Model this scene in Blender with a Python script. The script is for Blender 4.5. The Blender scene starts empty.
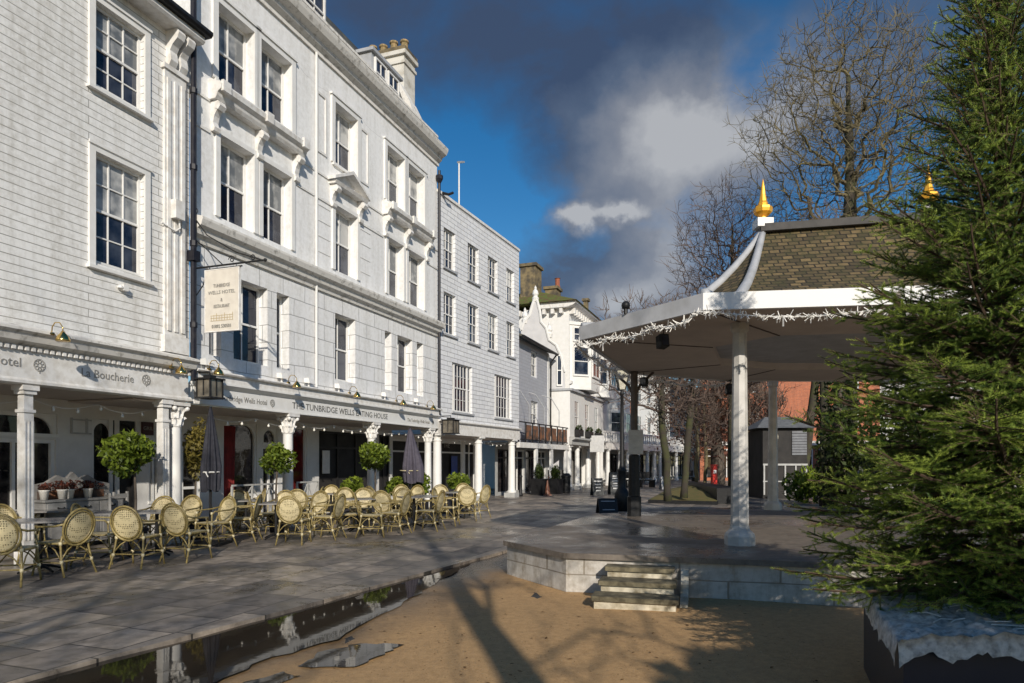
import bpy, math, random
import numpy as np
from mathutils import Vector, Matrix
R = math.radians
PI = math.pi
sc = bpy.context.scene
col = sc.collection
F, HY, EYE = 683.0, 462.0, 1.6

# ------------------------------------------------------------------ helpers
def rgb(*c):
    return (c[0], c[1], c[2], 1.0)

class MB:
    """collects shapes and links them as one mesh object"""
    def __init__(s):
        s.v = []; s.f = []
    def poly(s, pts):
        b = len(s.v); s.v += [tuple(p) for p in pts]; s.f.append(tuple(range(b, b + len(pts)))); return s
    def box(s, x0, x1, y0, y1, z0, z1):
        b = len(s.v)
        s.v += [(x0,y0,z0),(x1,y0,z0),(x1,y1,z0),(x0,y1,z0),(x0,y0,z1),(x1,y0,z1),(x1,y1,z1),(x0,y1,z1)]
        s.f += [tuple(b+i for i in q) for q in ((0,3,2,1),(4,5,6,7),(0,1,5,4),(1,2,6,5),(2,3,7,6),(3,0,4,7))]
        return s
    def bar(s, p0, p1, w, h):
        p0 = Vector(p0); p1 = Vector(p1); d = (p1-p0).normalized()
        up = Vector((0,0,1)) if abs(d.z) < .95 else Vector((0,1,0))
        a = d.cross(up).normalized(); c = a.cross(d)
        b = len(s.v)
        for p in (p0, p1):
            for i, j in ((-1,-1),(1,-1),(1,1),(-1,1)):
                s.v.append(tuple(p + a*(i*w/2) + c*(j*h/2)))
        s.f += [tuple(b+i for i in q) for q in ((0,1,2,3),(7,6,5,4),(0,4,5,1),(1,5,6,2),(2,6,7,3),(3,7,4,0))]
        return s
    def path(s, pts, rad, n=6, closed=False):
        pts = [Vector(p) for p in pts]; m = len(pts)
        if not hasattr(rad, '__len__'): rad = [rad]*m
        base = len(s.v); ref = None
        for i, p in enumerate(pts):
            if closed: d = pts[(i+1) % m]-pts[i-1]
            else: d = pts[min(i+1, m-1)]-pts[max(i-1, 0)]
            d.normalize()
            if ref is None:
                ref = Vector((0,0,1)) if abs(d.z) < .9 else Vector((1,0,0))
            a = d.cross(ref)
            if a.length < 1e-4: a = d.cross(Vector((.3,.8,.5)))
            a.normalize(); c = d.cross(a); ref = a.cross(d)
            for k in range(n):
                t = 2*PI*k/n
                s.v.append(tuple(p + (a*math.cos(t) + c*math.sin(t))*rad[i]))
        for i in range(m if closed else m-1):
            j = (i+1) % m
            for k in range(n):
                l = (k+1) % n
                s.f.append((base+i*n+k, base+i*n+l, base+j*n+l, base+j*n+k))
        if not closed:
            s.f.append(tuple(base+k for k in range(n))[::-1])
            s.f.append(tuple(base+(m-1)*n+k for k in range(n)))
        return s
    def lathe(s, prof, cx=0, cy=0, n=16, z=0):
        base = len(s.v)
        for r, h in prof:
            for k in range(n):
                t = 2*PI*(k+.5)/n
                s.v.append((cx+r*math.cos(t), cy+r*math.sin(t), z+h))
        for i in range(len(prof)-1):
            for k in range(n):
                l = (k+1) % n
                s.f.append((base+i*n+k, base+i*n+l, base+(i+1)*n+l, base+(i+1)*n+k))
        s.f.append(tuple(base+k for k in range(n))[::-1])
        s.f.append(tuple(base+(len(prof)-1)*n+k for k in range(n)))
        return s
    def prism(s, pts, z0, z1):
        n = len(pts); b = len(s.v)
        s.v += [(p[0],p[1],z0) for p in pts] + [(p[0],p[1],z1) for p in pts]
        s.f.append(tuple(b+i for i in range(n))[::-1]); s.f.append(tuple(b+n+i for i in range(n)))
        for i in range(n):
            j = (i+1) % n
            s.f.append((b+i, b+j, b+n+j, b+n+i))
        return s
    def run(s, prof, u0, u1):
        """extrude a (y,z) profile along x"""
        n = len(prof); b = len(s.v)
        s.v += [(u0,p[0],p[1]) for p in prof] + [(u1,p[0],p[1]) for p in prof]
        s.f.append(tuple(b+i for i in range(n))); s.f.append(tuple(b+n+i for i in range(n))[::-1])
        for i in range(n):
            j = (i+1) % n
            s.f.append((b+j, b+i, b+n+i, b+n+j))
        return s
    def ball(s, c, r, n=8, sz=1.0):
        return s.lathe([(max(1e-4, r*math.sin(PI*i/n)), -r*sz*math.cos(PI*i/n)) for i in range(n+1)], c[0], c[1], n+2, c[2])
    def build(s, name, mat, parent=None, smooth=False, loc=None, rot=None):
        me = bpy.data.meshes.new(name); me.from_pydata(s.v, [], s.f); me.update()
        return link(name, me, mat, parent, smooth, loc, rot)

def link(name, me, mat, parent=None, smooth=False, loc=None, rot=None):
    if mat is not None:
        for m in (mat if isinstance(mat, (list, tuple)) else [mat]): me.materials.append(m)
    if smooth: me.polygons.foreach_set('use_smooth', [True]*len(me.polygons))
    o = bpy.data.objects.new(name, me); col.objects.link(o)
    if parent: o.parent = parent
    if loc: o.location = loc
    if rot is not None: o.rotation_euler = (0,0,rot) if not hasattr(rot, '__len__') else rot
    return o

def tag(o, label=None, cat=None, group=None, kind=None):
    if label: o['label'] = label
    if cat: o['category'] = cat
    if group: o['group'] = group
    if kind: o['kind'] = kind
    return o
def thing(name, label, cat, loc=(0,0,0), rz=0, group=None):
    o = bpy.data.objects.new(name, None); col.objects.link(o)
    o.location = loc; o.rotation_euler = (0,0,rz); o.empty_display_size = .3
    return tag(o, label, cat, group)
KIDS = {}
def copy_tree(o, parent=None):
    c = o.copy(); col.objects.link(c)
    if parent: c.parent = parent
    for ch in [x for x in KIDS.get(o.name, [])]:
        copy_tree(ch, c)
    return c
def index_kids(root):
    allk = {}
    for x in col.objects:
        if x.parent: allk.setdefault(x.parent.name, []).append(x)
    def walk(n):
        for x in allk.get(n, []):
            KIDS.setdefault(n, []).append(x); walk(x.name)
    walk(root.name)
def G(px, py, z=0):
    d = F*(EYE-z)/(py-HY); return ((px-512)/F*d, d, z)
def D(px, d, z=0):
    return ((px-512)/F*d, d, z)

class Fac:
    """a frontage line between two plan points; u runs along it, y inward, z up"""
    def __init__(s, x0, d0, x1, d1):
        s.p0 = Vector(((x0-512)/F*d0, d0)); p1 = Vector(((x1-512)/F*d1, d1))
        s.L = (p1-s.p0).length; s.t = (p1-s.p0)/s.L
        s.ang = math.atan2(s.t.y, s.t.x); s.n = Vector((s.t.y, -s.t.x))
    def root(s, name, label, cat, group=None):
        return thing(name, label, cat, (s.p0.x, s.p0.y, 0), s.ang, group)
    def u(s, px, y=0):
        k = (px-512)/F; o = s.p0 - s.n*y
        return (k*o.y-o.x)/(s.t.x-k*s.t.y)
    def z(s, px, py, y=0):
        o = s.p0 - s.n*y; d = o.y + s.u(px, y)*s.t.y
        return EYE+(HY-py)*d/F
    def w(s, u, y=0, z=0):
        p = s.p0 + s.t*u - s.n*y; return (p.x, p.y, z)

# ------------------------------------------------------------------ materials
def nodes(name):
    m = bpy.data.materials.new(name); m.use_nodes = True
    nt = m.node_tree; b = nt.nodes['Principled BSDF']
    return m, nt, b
def N(nt, t, **kw):
    n = nt.nodes.new(t)
    for k, v in kw.items():
        if k.startswith('i_'): n.inputs[k[2:].replace('_', ' ')].default_value = v
        else: setattr(n, k, v)
    return n
def ramp(nt, fac, stops):
    r = N(nt, 'ShaderNodeValToRGB'); e = r.color_ramp.elements
    while len(e) < len(stops): e.new(.5)
    for x, (p, c) in zip(e, stops): x.position = p; x.color = c if len(c) == 4 else rgb(*c)
    nt.links.new(fac, r.inputs[0]); return r.outputs[0]
def mixc(nt, fac, a, b, mode='MIX'):
    m = N(nt, 'ShaderNodeMix', data_type='RGBA', blend_type=mode)
    for s, v in ((m.inputs[0], fac), (m.inputs[6], a), (m.inputs[7], b)):
        if hasattr(v, 'links'): nt.links.new(v, s)
        else: s.default_value = v
    return m.outputs[2]
def noise(nt, scale, detail=4, rough=.6, vec=None, dist=0):
    n = N(nt, 'ShaderNodeTexNoise'); n.inputs['Scale'].default_value = scale
    n.inputs['Detail'].default_value = detail; n.inputs['Roughness'].default_value = rough
    n.inputs['Distortion'].default_value = dist
    if vec is None:
        vec = N(nt, 'ShaderNodeTexCoord').outputs['Object']
    nt.links.new(vec, n.inputs['Vector']); return n.outputs['Fac']
def bump(nt, b, h, strength=.3, dist=.02):
    n = N(nt, 'ShaderNodeBump'); n.inputs['Strength'].default_value = strength; n.inputs['Distance'].default_value = dist
    nt.links.new(h, n.inputs['Height']); nt.links.new(n.outputs[0], b.inputs['Normal'])
def simple(name, c1, c2=None, scale=6, rough=.6, metal=0, bmp=0, spec=.5, lo=.35, hi=.65, detail=5):
    m, nt, b = nodes(name)
    b.inputs['Roughness'].default_value = rough; b.inputs['Metallic'].default_value = metal
    b.inputs['Specular IOR Level'].default_value = spec
    f = noise(nt, scale, detail)
    nt.links.new(ramp(nt, f, [(lo, c1), (hi, c2 or tuple(x*.8 for x in c1))]), b.inputs['Base Color'])
    if bmp: bump(nt, b, f, bmp)
    return m
def xz(nt):
    tc = N(nt, 'ShaderNodeTexCoord'); s = N(nt, 'ShaderNodeSeparateXYZ'); c = N(nt, 'ShaderNodeCombineXYZ')
    nt.links.new(tc.outputs['Object'], s.inputs[0])
    a = N(nt, 'ShaderNodeMath', operation='ADD'); nt.links.new(s.outputs[0], a.inputs[0]); nt.links.new(s.outputs[1], a.inputs[1])
    nt.links.new(a.outputs[0], c.inputs[0]); nt.links.new(s.outputs[2], c.inputs[1])
    return c.outputs[0], tc.outputs['Object'], s.outputs[2]
def courses(name, c1, c2, mortar, bw, bh, ms, rough=.6, bmp=.5, dirt=(.35,.33,.28), dirt_amt=.35, off=.5, smooth=.1, dist=.012, uv=False):
    m, nt, b = nodes(name); v, o, z = xz(nt)
    if uv: v = N(nt, 'ShaderNodeTexCoord').outputs['UV']
    br = N(nt, 'ShaderNodeTexBrick', offset=off)
    wv_ = N(nt, 'ShaderNodeTexNoise'); wv_.inputs['Scale'].default_value = .9; wv_.inputs['Detail'].default_value = 3; nt.links.new(v, wv_.inputs['Vector'])
    ws_ = N(nt, 'ShaderNodeVectorMath', operation='SCALE'); nt.links.new(wv_.outputs['Color'], ws_.inputs[0]); ws_.inputs['Scale'].default_value = bh*.20
    wa_ = N(nt, 'ShaderNodeVectorMath', operation='ADD'); nt.links.new(v, wa_.inputs[0]); nt.links.new(ws_.outputs[0], wa_.inputs[1])
    nt.links.new(wa_.outputs[0], br.inputs['Vector'])
    for k, x in (('Color1', rgb(*c1)), ('Color2', rgb(*c2)), ('Mortar', rgb(*mortar)), ('Scale', 1.0), ('Mortar Size', ms),
                 ('Mortar Smooth', smooth), ('Brick Width', bw), ('Row Height', bh), ('Bias', 0.0)):
        br.inputs[k].default_value = x
    # streaky weathering, running down the wall
    mp = N(nt, 'ShaderNodeMapping'); mp.inputs['Scale'].default_value = (2.4, 2.4, .22); nt.links.new(o, mp.inputs[0])
    n1 = noise(nt, 1.5, 7, .7, mp.outputs[0]); n2 = noise(nt, 9, 6, .7, o)
    mu = N(nt, 'ShaderNodeMath', operation='MULTIPLY'); nt.links.new(n1, mu.inputs[0]); nt.links.new(n2, mu.inputs[1])
    fac = ramp(nt, mu.outputs[0], [(.19, (0,0,0)), (.40, (dirt_amt,)*3)])
    c = mixc(nt, fac, br.outputs['Color'], rgb(*dirt))
    nt.links.new(c, b.inputs['Base Color']); b.inputs['Roughness'].default_value = rough
    inv = N(nt, 'ShaderNodeMath', operation='SUBTRACT'); inv.inputs[0].default_value = 1; nt.links.new(br.outputs['Fac'], inv.inputs[1])
    ad = N(nt, 'ShaderNodeMath', operation='MULTIPLY_ADD'); nt.links.new(n2, ad.inputs[0]); ad.inputs[1].default_value = .25; nt.links.new(inv.outputs[0], ad.inputs[2])
    bump(nt, b, ad.outputs[0], bmp, dist)
    return m
def glassy(name, c1, c2, scale, rough=.04):
    m, nt, b = nodes(name)
    tc = N(nt, 'ShaderNodeTexCoord'); oi = N(nt, 'ShaderNodeObjectInfo')
    ad = N(nt, 'ShaderNodeVectorMath', operation='ADD'); nt.links.new(tc.outputs['Object'], ad.inputs[0]); nt.links.new(oi.outputs['Location'], ad.inputs[1])
    f = noise(nt, scale, 3, .5, ad.outputs[0])
    rn_ = N(nt, 'ShaderNodeMath', operation='MULTIPLY_ADD'); nt.links.new(oi.outputs['Random'], rn_.inputs[0]); rn_.inputs[1].default_value = .26; rn_.inputs[2].default_value = -.10
    rs_ = N(nt, 'ShaderNodeMath', operation='ADD'); nt.links.new(rn_.outputs[0], rs_.inputs[0]); nt.links.new(f, rs_.inputs[1]); f = rs_.outputs[0]
    nt.links.new(ramp(nt, f, [(.42, c1), (.68, c2)]), b.inputs['Base Color'])
    b.inputs['Roughness'].default_value = rough; b.inputs['IOR'].default_value = 1.5
    g = noise(nt, 2.2, 2, .5); bump(nt, b, g, .06, .05)
    return m

M = {}
M['boards'] = courses('white_boards', (.78,.775,.76), (.73,.725,.71), (.27,.26,.24), 2.9, .135, .0065, dirt_amt=.62, dist=.02)
M['ashlar'] = courses('white_ashlar', (.78,.78,.775), (.74,.74,.745), (.36,.36,.36), .82, .40, .010, dirt_amt=.45, bmp=.6, dist=.02)
M['ashlar_up'] = courses('white_render', (.79,.79,.785), (.78,.78,.78), (.60,.60,.60), 90, 2.9, .008, dirt_amt=.42, bmp=.3)
M['tiles_white'] = courses('white_wall_tiles', (.74,.75,.765), (.66,.67,.70), (.30,.30,.31), .52, .17, .008, dirt_amt=.25, bmp=.7, dist=.02)
M['slate_hung'] = courses('pale_slate', (.40,.41,.45), (.36,.37,.41), (.25,.25,.27), .3, .16, .006, dirt_amt=.2)
M['stucco'] = simple('stucco', (.70,.69,.67), (.60,.585,.56), 3.5, .6, bmp=.05, lo=.3, hi=.75)
M['white'] = simple('white_paint', (.74,.735,.72), (.66,.65,.62), 5, .45, lo=.3, hi=.75)
M['trim'] = simple('moulding_paint', (.72,.71,.69), (.50,.47,.42), 7, .5, bmp=.1, lo=.42, hi=.78, detail=8)
M['grey_trim'] = simple('grey_trim', (.42,.42,.41), (.33,.33,.32), 6, .6)
M['ledge'] = simple('weathered_ledge', (.66,.64,.60), (.14,.125,.10), 7, .8, bmp=.12, lo=.52, hi=.80, detail=9)
M['pane'] = glassy('dark_pane', (.006,.009,.022), (.06,.068,.09), 2.0)
M['pane_net'] = glassy('net_curtain_pane', (.13,.14,.15), (.42,.42,.41), 3.2)
M['shop'] = glassy('shop_glass', (.006,.006,.008), (.035,.03,.028), 3.5)
M['interior'] = simple('dark_interior', (.012,.011,.011), (.03,.027,.025), 2, .8)
M['red_glass'] = glassy('red_curtain_pane', (.13,.012,.012), (.03,.006,.007), 2.2)
M['black'] = simple('black_iron', (.010,.010,.011), (.018,.018,.019), 12, .5, spec=.3)
M['pipe'] = simple('pipe_paint', (.010,.010,.016), (.03,.028,.03), 9, .45, lo=.5, hi=.75, spec=.3)
M['brass'] = simple('polished_brass', (.75,.52,.18), (.62,.42,.14), 5, .18, 1.0)
M['gold'] = simple('gold_leaf', (.90,.47,.05), (.78,.36,.03), 6, .35, .45)
M['letters'] = simple('letter_paint', (.12,.12,.115), (.16,.16,.15), 9, .5)
M['pale_letters'] = simple('faded_letter_paint', (.22,.21,.19), (.28,.27,.25), 9, .5)
M['lead'] = simple('lead_sheet', (.42,.43,.45), (.30,.31,.32), 4, .5, bmp=.15, lo=.3, hi=.7)
M['slate_dark'] = courses('dark_slate', (.055,.055,.055), (.10,.095,.085), (.02,.02,.02), .28, .17, .008, dirt=(.10,.10,.05), dirt_amt=.6)
M['mossroof'] = simple('mossy_roof', (.10,.13,.02), (.12,.075,.03), 3.2, .95, bmp=.6, lo=.42, hi=.6)
M['oldstone'] = simple('lichened_stone', (.22,.17,.09), (.07,.06,.045), 2.6, .95, bmp=.5, lo=.38, hi=.62)
M['chimney'] = simple('chimney_render', (.60,.58,.53), (.34,.31,.25), 2.4, .8, bmp=.2, lo=.45, hi=.75)
M['pot'] = simple('buff_pot', (.38,.26,.13), (.16,.13,.06), 9, .9)
M['redpot'] = simple('red_pot', (.36,.11,.05), (.22,.08,.05), 9, .9)
M['brick'] = courses('red_brick', (.56,.14,.045), (.40,.095,.035), (.32,.22,.16), .23, .075, .012, rough=.85, dirt=(.12,.05,.03), dirt_amt=.5)
M['rattan'] = simple('rattan_cane', (.33,.26,.10), (.18,.135,.05), 26, .4, bmp=.1)
M['binding'] = simple('pale_binding', (.62,.55,.36), (.50,.43,.26), 30, .5)
M['charcoal'] = simple('charcoal_fabric', (.012,.013,.020), (.024,.024,.034), 14, .8)
M['mauve'] = simple('mauve_fabric', (.07,.062,.085), (.05,.045,.062), 10, .8)
M['table'] = simple('table_top', (.24,.23,.22), (.17,.16,.155), 5, .25)
M['bulb'] = simple('bulb_glass', (.80,.78,.72), (.70,.68,.62), 5, .2)
M['bulblit'] = M['bulb']
M['pillar'] = simple('scuffed_column_paint', (.52,.50,.47), (.37,.355,.33), 5.5, .5, bmp=.12, lo=.38, hi=.72, detail=9)
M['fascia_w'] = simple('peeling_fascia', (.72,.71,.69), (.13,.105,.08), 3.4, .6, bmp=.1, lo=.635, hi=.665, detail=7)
M['fascia_shade'] = simple('shaded_fascia', (.52,.52,.53), (.36,.355,.35), 3, .55, lo=.42, hi=.75, detail=8)  # white fascia paint darkened for the sides turned from the sun
M['soffit'] = simple('soffit_paint', (.56,.49,.43), (.47,.41,.36), 2, .75, lo=.3, hi=.7)
M['postbrown'] = simple('brown_post', (.11,.085,.07), (.07,.055,.045), 9, .6)
M['stonestep'] = simple('mossy_step', (.20,.17,.105), (.062,.052,.030), 7, .85, bmp=.3, lo=.35, hi=.62, detail=8)
M['steprise'] = simple('painted_riser', (.60,.54,.42), (.20,.16,.09), 6, .75, bmp=.2, lo=.42, hi=.70, detail=8)
M['fleece'] = simple('white_fleece', (.56,.545,.52), (.22,.215,.205), 22, .7, bmp=.5, lo=.4, hi=.7, detail=8)
M['navy'] = simple('navy_planter', (.012,.014,.030), (.02,.02,.036), 3, .35)
M['tinsel'] = simple('white_garland', (.78,.76,.72), (.62,.60,.56), 30, .5)
M['oak'] = simple('bark_mossy', (.040,.033,.025), (.052,.056,.018), 3.2, .95, bmp=.4, lo=.44, hi=.66)
M['bark'] = simple('bark_brown', (.10,.08,.062), (.062,.05,.04), 9, .95, bmp=.4)
M['twig'] = simple('twig_bark', (.125,.085,.065), (.085,.062,.05), 3, .9)
M['twig_y'] = simple('twig_bark_green', (.15,.125,.055), (.09,.072,.045), 1.2, .9)
M['redtwig'] = simple('red_twig', (.14,.05,.03), (.085,.04,.03), 3, .9)
M['soil'] = simple('soil', (.04,.028,.02), (.06,.04,.03), 20, .95, bmp=.5)
M['pinebark'] = simple('fir_bark', (.09,.055,.035), (.05,.03,.02), 12, .9, bmp=.4)
M['terracotta'] = simple('terracotta', (.30,.12,.05), (.22,.09,.04), 8, .8)
M['potwhite'] = simple('white_pot', (.75,.73,.68), (.66,.63,.58), 8, .4)
M['cabinet'] = simple('grey_wood_paint', (.30,.295,.285), (.21,.205,.20), 7, .6)
M['rust'] = simple('rust_screen', (.22,.095,.045), (.07,.05,.04), 4, .8, lo=.42, hi=.58)
M['blue'] = simple('blue_banner', (.02,.06,.28), (.02,.05,.2), 4, .5)
M['redpaint'] = simple('red_paint', (.55,.02,.012), (.42,.015,.01), 6, .35)
M['orange'] = simple('orange_plastic', (.22,.085,.045), (.16,.065,.04), 6, .5)
M['chalk'] = simple('chalkboard', (.02,.022,.022), (.035,.036,.036), 8, .6)
M['silver'] = simple('silver_sign', (.42,.42,.42), (.33,.33,.33), 7, .4, .2)
M['lampglass'] = simple('lantern_glass', (.46,.43,.34), (.36,.33,.26), 6, .2)
M['mulch'] = simple('leaf_mulch', (.15,.105,.03), (.085,.09,.02), 3.5, .95, bmp=.6)
M['signboard'] = simple('cream_signboard', (.62,.58,.51), (.54,.50,.44), 5, .5)

def leafmat(name, dark, light, rough=.45, trans=.3, mid=None):
    m, nt, b = nodes(name)
    a = N(nt, 'ShaderNodeAttribute', attribute_name='tint')
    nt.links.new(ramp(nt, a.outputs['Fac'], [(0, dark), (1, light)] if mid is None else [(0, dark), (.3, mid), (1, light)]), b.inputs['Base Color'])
    b.inputs['Roughness'].default_value = rough; b.inputs['Specular IOR Level'].default_value = .35
    tr = N(nt, 'ShaderNodeBsdfTranslucent'); nt.links.new(b.inputs['Base Color'].links[0].from_socket, tr.inputs[0])
    ms = N(nt, 'ShaderNodeMixShader'); ms.inputs[0].default_value = trans; nt.links.new(b.outputs[0], ms.inputs[1]); nt.links.new(tr.outputs[0], ms.inputs[2])
    nt.links.new(ms.outputs[0], nt.nodes['Material Output'].inputs[0])
    return m
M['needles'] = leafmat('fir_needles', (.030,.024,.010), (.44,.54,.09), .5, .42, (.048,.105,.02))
M['leaf'] = leafmat('laurel_leaf', (.035,.065,.008), (.26,.33,.04), .4)
M['leaf_dark'] = leafmat('dark_leaf', (.012,.022,.006), (.06,.09,.015), .5)
M['leaf_gold'] = leafmat('variegated_leaf', (.06,.055,.012), (.30,.24,.06), .5)
M['leaf_brown'] = leafmat('brown_leaf', (.05,.022,.012), (.17,.08,.03), .7)
M['flower'] = leafmat('red_flower', (.035,.02,.012), (.17,.045,.03), .6)

# wavy woven cane
def cane():
    m, nt, b = nodes('woven_cane')
    tc = N(nt, 'ShaderNodeTexCoord'); mp = N(nt, 'ShaderNodeMapping'); nt.links.new(tc.outputs['Object'], mp.inputs[0])
    mp.inputs['Rotation'].default_value = (0, 0, 0)
    ch = N(nt, 'ShaderNodeTexVoronoi'); ch.inputs['Scale'].default_value = 34; ch.inputs['Randomness'].default_value = .25
    nt.links.new(mp.outputs[0], ch.inputs['Vector'])
    nt.links.new(ramp(nt, ch.outputs['Distance'], [(.20, (.09,.07,.03)), (.42, (.56,.475,.28))]), b.inputs['Base Color'])
    b.inputs['Roughness'].default_value = .55; bump(nt, b, ch.outputs['Distance'], .4, .004)
    return m
M['cane'] = cane()

def slab_mat():
    m, nt, b = nodes('wet_paving')
    geo = N(nt, 'ShaderNodeNewGeometry'); mp = N(nt, 'ShaderNodeMapping'); nt.links.new(geo.outputs['Position'], mp.inputs[0])
    mp.inputs['Rotation'].default_value = (0,0,-R(70)); 
    br = N(nt, 'ShaderNodeTexBrick', offset=.37, offset_frequency=2, squash=.7, squash_frequency=3); nt.links.new(mp.outputs[0], br.inputs['Vector'])
    for k, x in (('Color1', rgb(.33,.275,.22)), ('Color2', rgb(.115,.102,.093)), ('Mortar', rgb(.045,.04,.034)), ('Scale', 1.0), ('Mortar Size', .011), ('Mortar Smooth', .3), ('Brick Width', .86), ('Row Height', .56)):
        br.inputs[k].default_value = x
    n1 = noise(nt, .55, 5, .6, geo.outputs['Position']); n2 = noise(nt, 5, 7, .7, geo.outputs['Position']); n3 = noise(nt, 45, 4, .7, geo.outputs['Position'])
    c = mixc(nt, ramp(nt, n2, [(.3, (.45,)*3), (.7, (1.2,)*3)]), rgb(0,0,0), br.outputs['Color'], 'MIX')
    mu = N(nt, 'ShaderNodeMix', data_type='RGBA', blend_type='MULTIPLY'); mu.inputs[0].default_value = 1
    nt.links.new(br.outputs['Color'], mu.inputs[6]); nt.links.new(ramp(nt, n2, [(.28, (.35,)*3), (.72, (1.45,)*3)]), mu.inputs[7])
    nt.links.new(mu.outputs[2], b.inputs['Base Color'])
    # damp patches
    s2 = N(nt, 'ShaderNodeMath', operation='MULTIPLY_ADD'); nt.links.new(n2, s2.inputs[0]); s2.inputs[1].default_value = .5; nt.links.new(n1, s2.inputs[2])
    nt.links.new(ramp(nt, s2.outputs[0], [(.60, (.20,)*3), (.84, (.70,)*3)]), b.inputs['Roughness'])
    h = N(nt, 'ShaderNodeMath', operation='MULTIPLY_ADD'); nt.links.new(br.outputs['Fac'], h.inputs[0]); h.inputs[1].default_value = -1.2
    h2 = N(nt, 'ShaderNodeMath', operation='MULTIPLY_ADD'); nt.links.new(n3, h2.inputs[0]); h2.inputs[1].default_value = .25; nt.links.new(n2, h2.inputs[2])
    nt.links.new(h2.outputs[0], h.inputs[2]); bump(nt, b, h.outputs[0], .35, .012)
    return m
M['paving'] = slab_mat()

def sand_mat():
    m, nt, b = nodes('damp_sand')
    geo = N(nt, 'ShaderNodeNewGeometry'); p = geo.outputs['Position']
    n1 = noise(nt, .8, 5, .6, p); n2 = noise(nt, 14, 6, .75, p); n3 = noise(nt, 90, 3, .8, p)
    # wetness grows toward the puddled paving edge
    sx = N(nt, 'ShaderNodeSeparateXYZ'); nt.links.new(p, sx.inputs[0])
    # signed distance from edge line ~ x*0.91 - y*0.41 + 5.2
    a1 = N(nt, 'ShaderNodeMath', operation='MULTIPLY'); nt.links.new(sx.outputs[0], a1.inputs[0]); a1.inputs[1].default_value = .91
    a2 = N(nt, 'ShaderNodeMath', operation='MULTIPLY_ADD'); nt.links.new(sx.outputs[1], a2.inputs[0]); a2.inputs[1].default_value = -.41; nt.links.new(a1.outputs[0], a2.inputs[2])
    a3 = N(nt, 'ShaderNodeMath', operation='MULTIPLY_ADD'); nt.links.new(n1, a3.inputs[0]); a3.inputs[1].default_value = 1.6; nt.links.new(a2.outputs[0], a3.inputs[2])
    wet = ramp(nt, N_map(nt, a3.outputs[0], -4.5, -2.3), [(.25, (1,1,1)), (.85, (0,0,0))])
    dry = ramp(nt, n2, [(.3, (.27,.145,.052)), (.7, (.48,.285,.115))])
    dry = mixc(nt, ramp(nt, n3, [(.35, (0,0,0)), (.75, (.55,)*3)]), dry, rgb(.60,.43,.24))
    wetc = ramp(nt, n2, [(.3, (.052,.041,.031)), (.7, (.115,.09,.066))])
    nt.links.new(mixc(nt, wet, dry, wetc), b.inputs['Base Color'])
    rr = ramp(nt, N_add(nt, wet, n2, .6), [(.85, (.9,)*3), (1.35, (.22,)*3)])
    rr2 = N(nt, 'ShaderNodeMapRange'); nt.links.new(wet, rr2.inputs[0]); rr2.inputs[3].default_value = .92; rr2.inputs[4].default_value = .27
    nt.links.new(rr2.outputs[0], b.inputs['Roughness'])
    h = N_add(nt, n3, n2, 1.0); bump(nt, b, h, .55, .012)
    return m
def N_map(nt, v, a, c):
    n = N(nt, 'ShaderNodeMapRange'); nt.links.new(v, n.inputs[0]); n.inputs[1].default_value = a; n.inputs[2].default_value = c; return n.outputs[0]
def N_add(nt, a, c, k):
    n = N(nt, 'ShaderNodeMath', operation='MULTIPLY_ADD'); nt.links.new(c, n.inputs[0]); n.inputs[1].default_value = k; nt.links.new(a, n.inputs[2]); return n.outputs[0]
M['sand'] = sand_mat()

def puddle_mat():
    m, nt, b = nodes('puddle_water')
    b.inputs['Base Color'].default_value = rgb(.022,.017,.012); b.inputs['Roughness'].default_value = .03; b.inputs['IOR'].default_value = 1.33
    geo = N(nt, 'ShaderNodeNewGeometry')
    n = noise(nt, 5, 3, .6, geo.outputs['Position']); bump(nt, b, n, .018, .02)
    return m
M['puddle'] = puddle_mat()

def deck_mat():
    m, nt, b = nodes('platform_concrete')
    geo = N(nt, 'ShaderNodeNewGeometry'); p = geo.outputs['Position']
    n1 = noise(nt, .7, 5, .6, p); n2 = noise(nt, 7, 7, .75, p)
    nt.links.new(ramp(nt, n2, [(.3, (.095,.078,.064)), (.72, (.22,.185,.15))]), b.inputs['Base Color'])
    s2 = N_add(nt, n1, n2, .35)
    nt.links.new(ramp(nt, s2, [(.58, (.20,)*3), (.76, (.72,)*3)]), b.inputs['Roughness'])
    bump(nt, b, n2, .12, .01)
    return m
M['deck'] = deck_mat()
M['plinth'] = courses('painted_block_plinth', (.56,.53,.48), (.49,.46,.42), (.27,.24,.20), .78, .225, .008, dirt=(.17,.13,.08), dirt_amt=.7, bmp=.5)
M['rooftiles'] = courses('mossy_shadowed_roof_tiles', (.175,.122,.056), (.050,.037,.019), (.016,.013,.008), .175, .118, .013, rough=.9, dirt=(.045,.044,.014), dirt_amt=.9, bmp=1.0, dist=.03, uv=True)  # dark patches are moss plus tree shadow put into the tile colour
M['brickpave'] = simple('brick_paving', (.20,.09,.06), (.13,.06,.045), 12, .7)
M['asphalt'] = simple('asphalt', (.05,.048,.045), (.035,.034,.032), 3, .8)

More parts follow.
